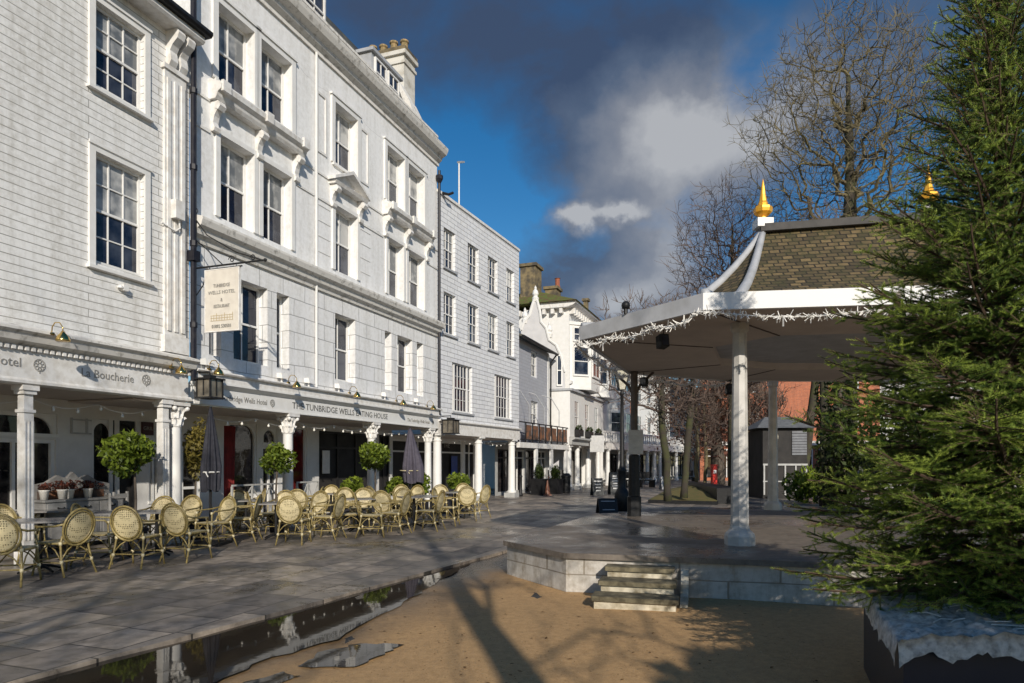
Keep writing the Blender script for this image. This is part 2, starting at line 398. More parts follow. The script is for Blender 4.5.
# ------------------------------------------------------------------ vectorised foliage
rng = np.random.default_rng(7)
def raw_mesh(name, V, Fi, k, mat, parent, tint=None, per=None):
    """V (n,3) float, Fi (m,k) int"""
    me = bpy.data.meshes.new(name)
    me.vertices.add(len(V)); me.vertices.foreach_set('co', np.ascontiguousarray(V, dtype=np.float32).ravel())
    me.loops.add(Fi.size); me.loops.foreach_set('vertex_index', np.ascontiguousarray(Fi, dtype=np.int32).ravel())
    me.polygons.add(len(Fi)); me.polygons.foreach_set('loop_start', np.arange(0, Fi.size, k, dtype=np.int32))
    me.polygons.foreach_set('loop_total', np.full(len(Fi), k, dtype=np.int32))
    if tint is not None:
        a = me.attributes.new('tint', 'FLOAT', 'POINT'); a.data.foreach_set('value', np.repeat(tint, per).astype(np.float32))
    me.update(calc_edges=True); me.validate()
    return link(name, me, mat, parent)
def leaves(name, centers, size, mat, parent, tint=None, flat=.3):
    n = len(centers)
    a = rng.normal(size=(n,3)); a /= np.linalg.norm(a, axis=1)[:,None]
    b = rng.normal(size=(n,3)); b[:,2] *= flat; b -= a*(a*b).sum(1)[:,None]; b /= np.linalg.norm(b, axis=1)[:,None]
    s = size*rng.uniform(.6, 1.3, n)[:,None]
    V = np.stack([centers - a*s, centers + b*s*.45, centers + a*s, centers - b*s*.45], 1).reshape(-1,3)
    Fi = np.arange(4*n).reshape(n,4)
    if tint is None: tint = rng.uniform(0,1,n)
    return raw_mesh(name, V, Fi, 4, mat, parent, tint, 4)
def ball_pts(n, c, r, shell=.55, lump=.18, seed=0):
    g = np.random.default_rng(seed)
    d = g.normal(size=(n,3)); d /= np.linalg.norm(d, axis=1)[:,None]
    k = g.normal(size=(7,3)); k /= np.linalg.norm(k, axis=1)[:,None]
    l = 1+lump*np.max(np.clip((d@k.T-.55)/.45,0,1),1)-lump*.5
    rr = (shell+(1-shell)*g.uniform(0,1,n)**.6)*l
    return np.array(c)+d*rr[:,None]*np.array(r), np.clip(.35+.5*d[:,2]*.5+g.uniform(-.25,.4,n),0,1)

def grow(seed, base, height, trunk_r, levels=5, spread=.75, lean=(0,0), first=.28, up=.25, nb=(3,5), shrink=.66, jitter=.2, minr=.006, fan=1.0, droop=0., leaders=1, lenk=.5):
    """recursive bare tree: returns trunk MB, crown MB"""
    rd = random.Random(seed); T = MB(); C = MB()
    def limb(p, d, L, r, lev, mb):
        n = 7 if lev == 0 else (5 if lev < 2 else (4 if lev < 3 else 3))
        n = max(3, n)
        dd = Vector(d)
        pts = [p]; rad = [r]; q = Vector(p)
        steps = n
        for i in range(steps):
            dd = (dd + Vector((rd.uniform(-1,1), rd.uniform(-1,1), rd.uniform(-.6,1)*1.0 + up*.5 - droop*lev*.3))*jitter*(.22 if lev == 0 else 1)).normalized()
            q = q + dd*(L/steps); pts.append(q.copy()); rad.append(max(minr, r*(1-(.80 if lev else .86)*(i+1)/steps)))
        mb.path(pts, rad, 8 if lev == 0 else (5 if lev < 2 else 3))
        if lev >= levels: return
        k = rd.randint(*nb) + (3 if lev == 0 else (2 if lev == 1 else (1 if lev == 2 else 0)))
        for j in range(k):
            t = (first if lev == 0 else .2) + (1-(first if lev == 0 else .2))*(j+rd.uniform(.2,.9))/k
            i = min(int(t*steps), steps-1); f = t*steps-i
            bp = pts[i].lerp(pts[i+1], f); ax = (pts[i+1]-pts[i]).normalized()
            s = Vector((rd.uniform(-1,1), rd.uniform(-1,1), rd.uniform(-.3,.5))); s = s-ax*s.dot(ax)
            if s.length < 1e-3: continue
            s.normalize(); a = spread*rd.uniform(.65,1.2)
            nd = (ax*math.cos(a)+s*math.sin(a)); nd.z += up*.4; nd.normalize()
            br = max(minr, rad[i]*rd.uniform(.42,.62))
            limb(bp, nd, L*lenk*rd.uniform(.75,1.2)*(1.15-.5*t if lev == 0 else 1)*(shrink/.66), br, lev+1, C)
    for l in range(leaders):
        dx = Vector((lean[0]+(.12*l if l else 0)*(-1 if l % 2 else 1), lean[1]+.03*l, 1)).normalized()
        limb(Vector(base)+Vector((-.25*l,.1*l,0)), dx, height*(1-.08*l), trunk_r*(1-.25*l), 0, T)
    return T, C
def crown_tree(name, label, base, seed, centre, radii, n=1400, clear=None, rmin=.011, tm='oak', cm='twig', group=None, twigs=3, tw=.35, bias=.35, trunk_to=.72, trunk_r=None, lean=(0,0)):
    """bare tree whose limbs run out to points spread through the volume of its crown"""
    root = thing(name, label, 'tree', base, 0, group); g = np.random.default_rng(seed)
    c = np.array(centre, float); rad = np.array(radii, float)
    d = g.normal(size=(n,3)); d /= np.linalg.norm(d,axis=1)[:,None]
    lump = 1+.16*np.sin(3*np.arctan2(d[:,1],d[:,0])+g.uniform(0,6))+.10*np.sin(5*d[:,2]*2+g.uniform(0,6))
    P = c+d*rad*(g.uniform(0,1,n)**.42*lump)[:,None]
    P = P[P[:,2] > .12*c[2]]
    z_low = (c[2]-rad[2]) if clear is None else clear
    top = c[2]-rad[2]+2*rad[2]*trunk_to; k = 14
    tz = np.linspace(0, top, k+1); wob = g.normal(0,.05,(k+1,2)).cumsum(0)*.5
    nodes = [np.array([c[0]*(z/top)+wob[i,0], c[1]*(z/top)+wob[i,1], z]) for i, z in enumerate(tz)]; nodes[0] = np.array([0,0,-.05])
    par = [-1]+list(range(k)); plen = [0.]; 
    for i in range(1,k+1): plen.append(plen[-1]+np.linalg.norm(nodes[i]-nodes[i-1]))
    ok = [bool(nd[2] >= z_low*.92) for nd in nodes]
    X = np.zeros((len(P)+k+1+8,3)); X[:k+1] = nodes; PL = np.zeros(len(X)); PL[:k+1] = plen; OKv = np.zeros(len(X),bool); OKv[:k+1] = ok; m = k+1
    order = np.argsort(np.linalg.norm((P-np.array([c[0],c[1],c[2]-rad[2]*.7]))/rad,axis=1))
    for i in order:
        p = P[i]; dv = p-X[:m]; dist = np.linalg.norm(dv,axis=1)
        cost = dist+bias*PL[:m]*.5+np.where(dv[:,2] < -.1, .5*np.abs(dv[:,2]), 0); cost[~OKv[:m]] = 1e9
        j = int(np.argmin(cost)); q = p
        X[m] = q; PL[m] = PL[j]+dist[j]; OKv[m] = True; par.append(j); m += 1
    kids = [[] for _ in range(m)]
    for i in range(1,m): kids[par[i]].append(i)
    rr = np.zeros(m)
    for i in sorted(range(m), key=lambda i:-PL[i]):
        rr[i] = rmin if not kids[i] else (sum(rr[j]**2.35 for j in kids[i]))**(1/2.35)
    if trunk_r: 
        s = trunk_r/rr[0]; rr = np.where(rr > rmin*2.2, rmin*2.2+(rr-rmin*2.2)*(trunk_r-rmin*2.2)/max(1e-6,rr[0]-rmin*2.2), rr)
    for i in range(1,k+1): rr[i] = max(rr[i], rmin*2)
    T = MB(); T.path([X[i] for i in range(k+1)], [rr[i]*(1.25 if i == 0 else 1) for i in range(k+1)], 9)
    C = MB(); rd = random.Random(seed)
    done = set(range(k+1))
    for i in range(k+1, m):
        if i in done: continue
        ch = [par[i], i]; done.add(i); cur = i
        while kids[cur]:
            nx_ = max((j for j in kids[cur] if j not in done), key=lambda j: rr[j], default=None)
            if nx_ is None: break
            ch.append(nx_); done.add(nx_); cur = nx_
        r0 = rr[ch[1]]; pts = []; rad_ = []
        for a, b in zip(ch, ch[1:]):
            pts.append(X[a]); rad_.append(min(rr[a], r0) if a == ch[0] else rr[a]); md = (X[a]+X[b])/2; L_ = np.linalg.norm(X[b]-X[a])
            pts.append(md+g.normal(0,.07,3)*L_+np.array([0,0,.03*L_])); rad_.append((rad_[-1]+rr[b])/2)
        pts.append(X[ch[-1]]); rad_.append(rr[ch[-1]]*.7)
        C.path(pts, rad_, 5 if r0 > .03 else 3)
    for i in range(k+1, m):
        if len(kids[i]) <= 1:
            ax = X[i]-X[par[i]]; ax /= np.linalg.norm(ax)+1e-6
            for _ in range(twigs):
                v = ax+g.normal(0,.6,3)+np.array([0,0,.25]); v /= np.linalg.norm(v); L_ = tw*g.uniform(.5,1.3)
                v2 = v+g.normal(0,.3,3)+np.array([0,0,.15]); C.path([X[i], X[i]+v*L_*.5, X[i]+v*L_*.5+v2*L_*.5], [rmin*.85,rmin*.7,rmin*.5], 3)
    T.build('trunk', M[tm], root, True); C.build('crown', M[cm], root)
    return root
def bare_tree(name, label, base, seed, h, r, tm, cm, group=None, **kw):
    root = thing(name, label, 'tree', base, 0, group)
    T, C = grow(seed, (0,0,-.05), h, r, **kw)
    T.build('trunk', tm, root, True); C.build('crown', cm, root)
    return root

# ------------------------------------------------------------------ windows, walls
def wall_holes(mb, u0, u1, z0, z1, holes, y=0, depth=.16):
    us = sorted({u0, u1, *[h[0] for h in holes], *[h[1] for h in holes]}); zs = sorted({z0, z1, *[h[2] for h in holes], *[h[3] for h in holes]})
    us = [u for u in us if u0 <= u <= u1]; zs = [z for z in zs if z0 <= z <= z1]
    for i in range(len(us)-1):
        for j in range(len(zs)-1):
            cu, cz = (us[i]+us[i+1])/2, (zs[j]+zs[j+1])/2
            if any(h[0] < cu < h[1] and h[2] < cz < h[3] for h in holes): continue
            mb.poly([(us[i],y,zs[j]),(us[i+1],y,zs[j]),(us[i+1],y,zs[j+1]),(us[i],y,zs[j+1])])
    for a, b, c, d in holes:
        e = y+depth
        mb.poly([(a,y,c),(a,y,d),(a,e,d),(a,e,c)]); mb.poly([(b,y,c),(b,e,c),(b,e,d),(b,y,d)])
        mb.poly([(a,y,c),(a,e,c),(b,e,c),(b,y,c)]); mb.poly([(a,y,d),(b,y,d),(b,e,d),(a,e,d)])
    return mb
WCACHE = {}
def sash(parent, u, z, w, h, y, cols=3, rows=2, fr=.055, gb=.022, rot=0, net=True, mat='white', dark_all=False):
    """a sliding sash window, lower left corner at (u,y,z)"""
    key = (round(w,2), round(h,2), cols, rows, net, mat, fr)
    if key not in WCACHE:
        f = MB(); hm = h*.5
        f.box(0, fr, 0, .07, 0, h); f.box(w-fr, w, 0, .07, 0, h); f.box(fr, w-fr, 0, .07, h-fr, h); f.box(fr, w-fr, 0, .07, 0, fr*1.3)
        f.box(fr, w-fr, .012, .065, hm-.022, hm+.022)
        for half, (a, b, yy) in enumerate(((fr*1.3, hm-.022, .03), (hm+.022, h-fr, .015))):
            for c in range(1, cols):
                x = fr+(w-2*fr)*c/cols; f.box(x-gb/2, x+gb/2, yy, yy+.03, a, b)
            for r_ in range(1, rows):
                zz = a+(b-a)*r_/rows
                for c in range(cols):
                    xa = fr+(w-2*fr)*c/cols+gb/2; xb = fr+(w-2*fr)*(c+1)/cols-gb/2
                    f.box(xa, xb, yy+.002, yy+.027, zz-gb/2, zz+gb/2)
        me = bpy.data.meshes.new('window'); me.from_pydata(f.v, [], f.f); me.materials.append(M[mat])
        p = MB(); p.poly([(fr*.5,.05,fr*.5),(w-fr*.5,.05,fr*.5),(w-fr*.5,.05,hm),(fr*.5,.05,hm)])
        q = MB(); q.poly([(fr*.5,.04,hm),(w-fr*.5,.04,hm),(w-fr*.5,.04,h-fr*.5),(fr*.5,.04,h-fr*.5)])
        m1 = bpy.data.meshes.new('pane'); m1.from_pydata(p.v, [], p.f); m1.materials.append(M['pane'])
        m2 = bpy.data.meshes.new('pane'); m2.from_pydata(q.v, [], q.f); m2.materials.append(M['pane_net' if net else 'pane'])
        WCACHE[key] = (me, m1, m2)
    me, m1, m2 = WCACHE[key]
    o = bpy.data.objects.new('window', me); col.objects.link(o); o.parent = parent; o.location = (u,y,z); o.rotation_euler.z = rot
    for m_ in (m1, m2):
        p = bpy.data.objects.new('pane', m_); col.objects.link(p); p.parent = o
    return o
def text(body, size, mat, parent, loc, name='lettering', align='CENTER', rot=(PI/2,0,0), depth=.004, sx=1.0, width=None, offset=0.0):
    c = bpy.data.curves.new('txt', 'FONT'); c.body = body; c.size = size; c.align_x = align; c.align_y = 'CENTER'; c.extrude = depth; c.resolution_u = 2; c.offset = offset
    t = bpy.data.objects.new('txt', c); col.objects.link(t)
    bpy.context.view_layer.update()
    me = bpy.data.meshes.new_from_object(t.evaluated_get(bpy.context.evaluated_depsgraph_get()))
    bpy.data.objects.remove(t); bpy.data.curves.remove(c)
    if width:
        xs = [v.co.x for v in me.vertices]; sx = width/max(1e-3, max(xs)-min(xs))
    for v in me.vertices: v.co.x *= sx
    o = link(name, me, None, parent, loc=loc, rot=rot)
    me.materials.clear(); me.materials.append(mat); return o
def emblem(r, mat, parent, loc, name='emblem'):
    """a small rosette of loops, as painted beside the lettering"""
    e = MB()
    for k in range(8):
        a = 2*PI*k/8
        e.path([(r*.55*math.cos(a)+r*.28*math.cos(t), 0, r*.55*math.sin(a)+r*.28*math.sin(t)) for t in [2*PI*i/8 for i in range(8)]], r*.05, 3, True)
    e.path([(r*.95*math.cos(t), 0, r*.95*math.sin(t)) for t in [2*PI*i/20 for i in range(20)]], r*.04, 3, True)
    e.box(-r*.05, r*.05, -.004, .004, -r*1.25, -r*.95)
    return e.build(name, mat, parent, loc=loc)

# ================================================================== SETTING
def sheet(name, pts, z, mat, kind='structure'):
    o = MB().poly([(p[0],p[1],z) for p in pts]).build(name, mat); o['kind'] = kind; return o
sheet('ground', [(-400,-60),(400,-60),(400,500),(-400,500)], -.03, M['asphalt'])
# sand yard, gently uneven
sb = MB(); nx, ny = 60, 90
rs = random.Random(3)
def zsand(x, y): return .012*math.sin(x*1.7+1.1)*math.sin(y*1.3)+.008*math.sin(x*4.1+y*2.7)-.012
for j in range(ny+1):
    for i in range(nx+1):
        x = -6+i*18/nx; y = -2+j*22/ny; sb.v.append((x, y, zsand(x,y)))
for j in range(ny):
    for i in range(nx):
        a = j*(nx+1)+i; sb.f.append((a,a+1,a+nx+2,a+nx+1))
o = sb.build('sand_yard', M['sand'], smooth=True); o['kind'] = 'structure'
edge = [(-9.5,-8),(-5.7,0),(-4.6,2.5),(-3.52,5.0),(-2.36,7.3),(-1.2,9.8),(-.42,11.4),(.3,13.0),(1.0,15.2),(1.9,18.2),(6,19.5),(30,21),(80,28)]
pav = MB(); top = [(x,y) for x,y in edge]+[(120,160),(-60,160),(-60,-8)]
pav.prism(top, -.06, .035)
o = pav.build('pavement', M['paving']); o['kind'] = 'structure'
rp = random.Random(11)
def blob_strip(name, pts_l, pts_r, z, mat):
    L = pts_l + pts_r[::-1]
    out = []
    for i in range(len(L)):
        a, b = L[i], L[(i+1) % len(L)]
        for k in range(5):
            t = k/5; out.append((a[0]+(b[0]-a[0])*t+rp.uniform(-.035,.035), a[1]+(b[1]-a[1])*t+rp.uniform(-.035,.035)))
    return sheet(name, out, z, mat)
gp = lambda x, y: G(x, y)[:2]
el = [(-4.42,2.9),(-3.47,5.0),(-2.31,7.3),(-1.15,9.8),(-.62,10.9)]
blob_strip('puddle', el, [(-2.5,2.9),gp(205,690),gp(255,664),gp(335,640),gp(392,610),gp(425,590),gp(462,567)], .004, M['puddle'])
blob_strip('puddle', [gp(300,668),gp(322,652),gp(360,643)], [gp(352,668),gp(385,655),gp(402,645)], .004, M['puddle'])
blob_strip('puddle', [gp(225,690),gp(280,672)], [gp(262,690),gp(300,676)], .003, M['puddle'])
sheet('brick_path', [(5.2,18.2),(14,19.0),(14,20.8),(5.0,20.0)], .041, M['brickpave'])

# ------------------------------------------------------------------ sky, sun
SUN_EL, SUN_AZ = R(24), Vector((.20,-.98)).normalized()
w = bpy.data.worlds.new("World"); sc.world = w; w.use_nodes = True
nt = w.node_tree; nt.nodes.clear()
out = N(nt, 'ShaderNodeOutputWorld'); sky = N(nt, 'ShaderNodeTexSky', sky_type='NISHITA', sun_disc=False)
sky.sun_elevation = SUN_EL; sky.sun_rotation = math.atan2(SUN_AZ.x, SUN_AZ.y)
sky.air_density = 1.0; sky.dust_density = .3; sky.ozone_density = 2.5
bg = N(nt, 'ShaderNodeBackground'); bg.inputs[1].default_value = .125
hs = N(nt, 'ShaderNodeHueSaturation'); hs.inputs['Saturation'].default_value = 1.38; hs.inputs['Value'].default_value = .8
nt.links.new(sky.outputs[0], hs.inputs['Color']); nt.links.new(hs.outputs[0], bg.inputs[0])
tc = N(nt, 'ShaderNodeTexCoord'); dir0 = tc.outputs['Generated']
wn = N(nt, 'ShaderNodeTexNoise'); wn.inputs['Scale'].default_value = 8.0; wn.inputs['Detail'].default_value = 7; wn.inputs['Roughness'].default_value = .56; nt.links.new(dir0, wn.inputs['Vector'])
wsub = N(nt, 'ShaderNodeVectorMath', operation='SUBTRACT'); nt.links.new(wn.outputs['Color'], wsub.inputs[0]); wsub.inputs[1].default_value = (.5,.5,.5)
wsc = N(nt, 'ShaderNodeVectorMath', operation='MULTIPLY'); nt.links.new(wsub.outputs[0], wsc.inputs[0]); wsc.inputs[1].default_value = (.19,.08,.13)
wad = N(nt, 'ShaderNodeVectorMath', operation='ADD'); nt.links.new(dir0, wad.inputs[0]); nt.links.new(wsc.outputs[0], wad.inputs[1]); dirv = wad.outputs[0]
def ndir(px, py):
    return Vector(((px-512)/F, 1, (HY-py)/F)).normalized()
def blob(px, py, r, k=1.0, sx=1, sz=1):
    c = ndir(px, py)
    s = N(nt, 'ShaderNodeVectorMath', operation='SUBTRACT'); nt.links.new(dirv, s.inputs[0]); s.inputs[1].default_value = c
    m = N(nt, 'ShaderNodeVectorMath', operation='MULTIPLY'); nt.links.new(s.outputs[0], m.inputs[0]); m.inputs[1].default_value = (1/sx, 1, 1/sz)
    l = N(nt, 'ShaderNodeVectorMath', operation='LENGTH'); nt.links.new(m.outputs[0], l.inputs[0])
    q = N(nt, 'ShaderNodeMapRange', interpolation_type='SMOOTHSTEP'); nt.links.new(l.outputs['Value'], q.inputs[0])
    q.inputs[1].default_value = 0; q.inputs[2].default_value = r/F; q.inputs[3].default_value = k; q.inputs[4].default_value = 0
    return q.outputs[0]
def total(xs):
    a = xs[0]
    for b in xs[1:]:
        n = N(nt, 'ShaderNodeMath', operation='ADD'); nt.links.new(a, n.inputs[0]); nt.links.new(b, n.inputs[1]); a = n.outputs[0]
    return a
mpw = N(nt, 'ShaderNodeMapping'); mpw.inputs['Scale'].default_value = (1,1,1.6); mpw.inputs['Location'].default_value = (.3,.1,.2); nt.links.new(dir0, mpw.inputs[0])
nz = noise(nt, 5.5, 9, .58, mpw.outputs[0], .25)
nz2 = noise(nt, 3.2, 6, .55, mpw.outputs[0], .3)
half = N(nt, 'ShaderNodeMath', operation='MULTIPLY_ADD'); nt.links.new(nz, half.inputs[0]); half.inputs[1].default_value = 1.9; half.inputs[2].default_value = -.93
dens = total([half.outputs[0], blob(540,25,290,.85,1.4,.5), blob(705,125,190,.85,1.5,.6), blob(600,180,120,.5,1.5,.6), blob(565,268,120,.62,1.3,.55), blob(640,250,110,.5,1.3,.8), blob(610,305,90,.5,1.5,.6),
              blob(570,215,42,.5,1.2,.6), blob(635,213,26,.4,1.2,.6), blob(760,230,190,.30), blob(940,20,190,.5,1.2,.8), blob(640,300,110,.5), blob(380,0,130,.25),
              blob(490,180,125,-.8,1.2,.8), blob(520,195,40,-.35,1.3,.6), blob(770,50,60,-.9), blob(900,150,120,-.35,1,1.2), blob(600,225,30,-.15)])
cm = ramp(nt, dens, [(.05, (0,0,0)), (1.0, (.93,.93,.93))])
bright = total([blob(738,122,150,.85,1.4,.7), blob(650,150,140,.52,1.4,.7), blob(580,214,36,.95,1.5,.6), blob(636,213,22,.6,1.5,.6), blob(650,275,85,.5), blob(700,255,80,.5), blob(605,300,60,.6,1.4,.7),
                blob(540,20,230,-.18,1.2,.6), blob(560,260,90,.12), blob(950,20,160,.2)])
nb_ = N(nt, 'ShaderNodeMath', operation='MULTIPLY_ADD'); nt.links.new(nz2, nb_.inputs[0]); nb_.inputs[1].default_value = .9; nb_.inputs[2].default_value = -.47
bsum = total([bright, nb_.outputs[0]])
ccol = ramp(nt, bsum, [(0, (.062,.092,.165)), (.32, (.115,.155,.235)), (.75, (.29,.31,.36)), (1.0, (.56,.57,.59))])
bgc = N(nt, 'ShaderNodeBackground'); bgc.inputs[1].default_value = .82; nt.links.new(ccol, bgc.inputs[0])
mx = N(nt, 'ShaderNodeMixShader'); nt.links.new(cm, mx.inputs[0]); nt.links.new(bg.outputs[0], mx.inputs[1]); nt.links.new(bgc.outputs[0], mx.inputs[2])
nt.links.new(mx.outputs[0], out.inputs[0])
sun = bpy.data.lights.new('sun', 'SUN'); sun.energy = 4.7; sun.angle = R(.55); sun.color = (1, .92, .80)
so = bpy.data.objects.new('sun', sun); col.objects.link(so)
tosun = Vector((SUN_AZ.x*math.cos(SUN_EL), SUN_AZ.y*math.cos(SUN_EL), math.sin(SUN_EL)))
so.rotation_euler = tosun.to_track_quat('Z', 'Y').to_euler()

# ------------------------------------------------------------------ camera
cam = bpy.data.cameras.new('camera'); cam.lens = 36*F/1024; cam.sensor_width = 36; cam.shift_y = (HY-341.5)/1024; cam.clip_end = 2000
co = bpy.data.objects.new('camera', cam); col.objects.link(co); co.location = (0,0,EYE); co.rotation_euler = (PI/2,0,0); sc.camera = co

# ================================================================== LEFT BUILDING (white boards, u 0..3.65)
FZ = .035
def square_column(parent, u, y, z1, w=.25, mat='pillar_w'):
    c = MB(); h = w/2
    c.box(u-h-.03, u+h+.03, y-h-.03, y+h+.03, FZ-.02, .30)
    c.box(u-h, u+h, y-h, y+h, .302, z1-.42)
    for k in (-.06, 0, .06): c.box(u+k-.012, u+k+.012, y-h-.012, y-h+.005, .40, z1-.55)
    c.box(u-h-.02, u+h+.02, y-h-.02, y+h+.02, z1-.418, z1-.37); c.box(u-h+.005, u+h-.005, y-h+.005, y+h-.005, z1-.368, z1-.14)
    c.box(u-h-.03, u+h+.03, y-h-.03, y+h+.03, z1-.138, z1-.08); c.box(u-h-.055, u+h+.055, y-h-.055, y+h+.055, z1-.078, z1-.002)
    return c.build('column', M['trim'], parent)
def corinthian(parent, u, y, z1, r=.132):
    c = MB()
    c.box(u-r*1.45, u+r*1.45, y-r*1.45, y+r*1.45, FZ-.02, .16)
    n = 40; prof = [(r*1.35,.162),(r*1.35,.21),(r*1.15,.25),(r*1.2,.29)]
    c.lathe(prof, u, y, 20)
    base = len(c.v); hs = [.28,.32,1.3,z1-.52,z1-.48]; 
    for h in hs:
        k = 1-.10*(h-.28)/(z1-.8)
        for i in range(n):
            t = 2*PI*i/n; rr = r*k*(1 if i % 2 else .90) if hs[0] < h < hs[-1] else r*k
            c.v.append((u+rr*math.cos(t), y+rr*math.sin(t), h))
    for j in range(len(hs)-1):
        for i in range(n):
            l = (i+1) % n; c.f.append((base+j*n+i, base+j*n+l, base+(j+1)*n+l, base+(j+1)*n+i))
    o = c.build('column', M['white'], parent, True)
    k = MB()
    k.lathe([(r*.98,z1-.478),(r*1.05,z1-.46),(r*.92,z1-.44),(r*1.0,z1-.25),(r*1.35,z1-.09)], u, y, 16)
    for ring, (zz, rr, hh) in enumerate(((z1-.44, r*.95, .16), (z1-.31, r*1.0, .18))):
        for i in range(8):
            t = 2*PI*(i+.5*ring)/8; ct, st = math.cos(t), math.sin(t)
            k.path([(u+ct*rr, y+st*rr, zz), (u+ct*rr*1.12, y+st*rr*1.12, zz+hh*.6), (u+ct*rr*1.45, y+st*rr*1.45, zz+hh*.95), (u+ct*rr*1.62, y+st*rr*1.62, zz+hh*.78)], [.03,.034,.026,.016], 4)
    for i in range(4):
        t = PI/4+i*PI/2; ct, st = math.cos(t), math.sin(t)
        k.ball((u+ct*r*1.65, y+st*r*1.65, z1-.12), .05, 6)
    k.box(u-r*1.5, u+r*1.5, y-r*1.5, y+r*1.5, z1-.07, z1-.002)
    k.build('capital', M['trim'], o, False)
    return o
def shop_bay(parent, u0, u1, z0, z1, y, cols=1, rows=(), frame='white', pane='shop', arch=False, fr=.07):
    """a glazed shop-front opening set in the back wall of the arcade"""
    f = MB()
    f.box(u0, u0+fr, y-.04, y+.05, z0, z1); f.box(u1-fr, u1, y-.04, y+.05, z0, z1); f.box(u0+fr, u1-fr, y-.04, y+.05, z1-fr, z1)
    if z0 > .3: f.box(u0-.03, u1+.03, y-.09, y+.05, z0-.06, z0-.002)
    for c in range(1, cols):
        x = u0+(u1-u0)*c/cols; f.box(x-.03, x+.03, y-.03, y+.04, z0, z1-fr)
    for zz in rows: f.box(u0+fr, u1-fr, y-.034, y+.045, zz-.03, zz+.03)
    if arch:
        rr = min(.32, (u1-u0)*.4)
        for sgn, xc in ((1, u0+fr), (-1, u1-fr)):
            pts = [(xc, z1-fr)] + [(xc+sgn*(rr-rr*math.cos(t)), z1-fr-rr+rr*math.sin(t)) for t in [PI/2*i/6 for i in range(7)]][::-1]
            n = len(pts); b = len(f.v)
            f.v += [(p[0], y-.03, p[1]) for p in pts] + [(p[0], y+.03, p[1]) for p in pts]
            f.f.append(tuple(range(b, b+n))); f.f.append(tuple(range(b+n, b+2*n))[::-1])
            for i in range(n): f.f.append((b+i, b+(i+1) % n, b+n+(i+1) % n, b+n+i))
    o = f.build('shop_window', M[frame], parent)
    p = MB(); p.poly([(u0+fr*.5,y+.02,z0),(u1-fr*.5,y+.02,z0),(u1-fr*.5,y+.02,z1-fr*.5),(u0+fr*.5,y+.02,z1-fr*.5)]); p.build('pane', M[pane], o)
    return o

fb = Fac(0, 10.1, 190, 13.55)
b1 = fb.root('white_boarded_house', 'white boarded house at the left edge with dentilled shop fascia and small-paned sash windows', 'building')
U0, U1 = -3.2, 3.63
wins1 = [(1.55, 2.55, 8.0, 9.42), (1.55, 2.55, 4.98, 6.86), (-1.9, -.9, 8.0, 9.42), (-1.9, -.9, 4.98, 6.86)]
wall_holes(MB(), U0, U1, 3.62, 9.85, wins1, 0, .14).build('wall', M['boards'], b1)
for pl_ in ([(U1,0,3.4),(U1,6,3.4),(U1,6,9.85),(U1,0,9.85)], [(U0,0,0),(U0,6,0),(U0,6,9.85),(U0,0,9.85)]): MB().poly(pl_).build('side_wall', M['boards'], b1)
for a, b, c, d in wins1:
    o = sash(b1, a, c, b-a, d-c, .075, 3, 2, fr=.05)
    s = MB(); s.box(a-.12, a-.002, -.035, .02, c-.06, d+.10); s.box(b+.002, b+.12, -.035, .02, c-.06, d+.10); s.box(a-.002, b+.002, -.034, .02, d+.002, d+.10)
    s.box(a-.14, b+.14, -.06, -.036, d+.102, d+.15); s.box(a-.16, b+.16, -.09, .06, c-.115, c-.062)
    s.build('window_surround', M['white'], b1)
co_ = MB().run([(.0,3.30),(-.06,3.30),(-.06,3.36),(-.20,3.42),(-.24,3.52),(-.30,3.56),(-.30,3.60),(-.05,3.68),(0,3.68)], U0, U1-.03); co_.build('cornice', M['ledge'], b1)
de = MB(); u = U0
while u < U1-.1: de.box(u, u+.055, -.115, -.055, 3.295, 3.358); u += .10
de.build('dentils', M['trim'], b1)
fa = MB(); fa.box(U0, U1-.08, -.052, .10, 2.88, 3.296); fa.run([(.1,2.78),(-.05,2.78),(-.09,2.80),(-.09,2.84),(-.06,2.878),(.1,2.878)], U0, U1-.02); fas1 = fa.build('fascia', M['trim'], b1)
zt = 3.10
text('The Tunbridge Wells Hotel', .20, M['pale_letters'], fas1, (fb.u(19), -.056, zt), align='RIGHT')
text('La Boucherie', .20, M['pale_letters'], fas1, ((fb.u(79)+fb.u(131))/2, -.056, zt-.02), width=fb.u(131)-fb.u(79))
emblem(.10, M['pale_letters'], fas1, (fb.u(37), -.056, zt)); emblem(.10, M['pale_letters'], fas1, (fb.u(144), -.056, zt))
so_ = MB(); so_.box(U0, U1, .102, 2.1, 2.775, 2.80); so_.build('soffit', M['soffit'], b1)
# pilaster with twin brackets under the eaves
pi = MB(); pi.box(2.98, 3.50, -.05, .02, 3.70, 9.05)
for a in (3.03, 3.20, 3.37): pi.box(a, a+.08, -.075, -.045, 4.1, 8.9)
pi.box(2.94, 3.54, -.09, .02, 3.69, 4.02); pi.box(2.94, 3.54, -.085, .02, 9.052, 9.14)
pi.build('pilaster', M['trim'], b1)
for a in (3.05, 3.30):
    br = MB(); br.run([(0,9.15),(-.08,9.15),(-.13,9.24),(-.12,9.34),(-.10,9.42),(-.16,9.52),(-.28,9.62),(-.32,9.72),(-.28,9.80),(0,9.80)], a, a+.17); br.build('bracket', M['trim'], b1)
ev = MB(); ev.run([(.0,9.81),(-.34,9.81),(-.38,9.86),(-.36,9.95),(0,9.95)], U0, U1+.02); ev.build('eaves', M['trim'], b1)
gu = MB(); gu.run([(-.30,9.955),(-.46,9.955),(-.50,10.0),(-.50,10.06),(-.30,10.06)], U0, U1+.10); gu.build('gutter', M['black'], b1)
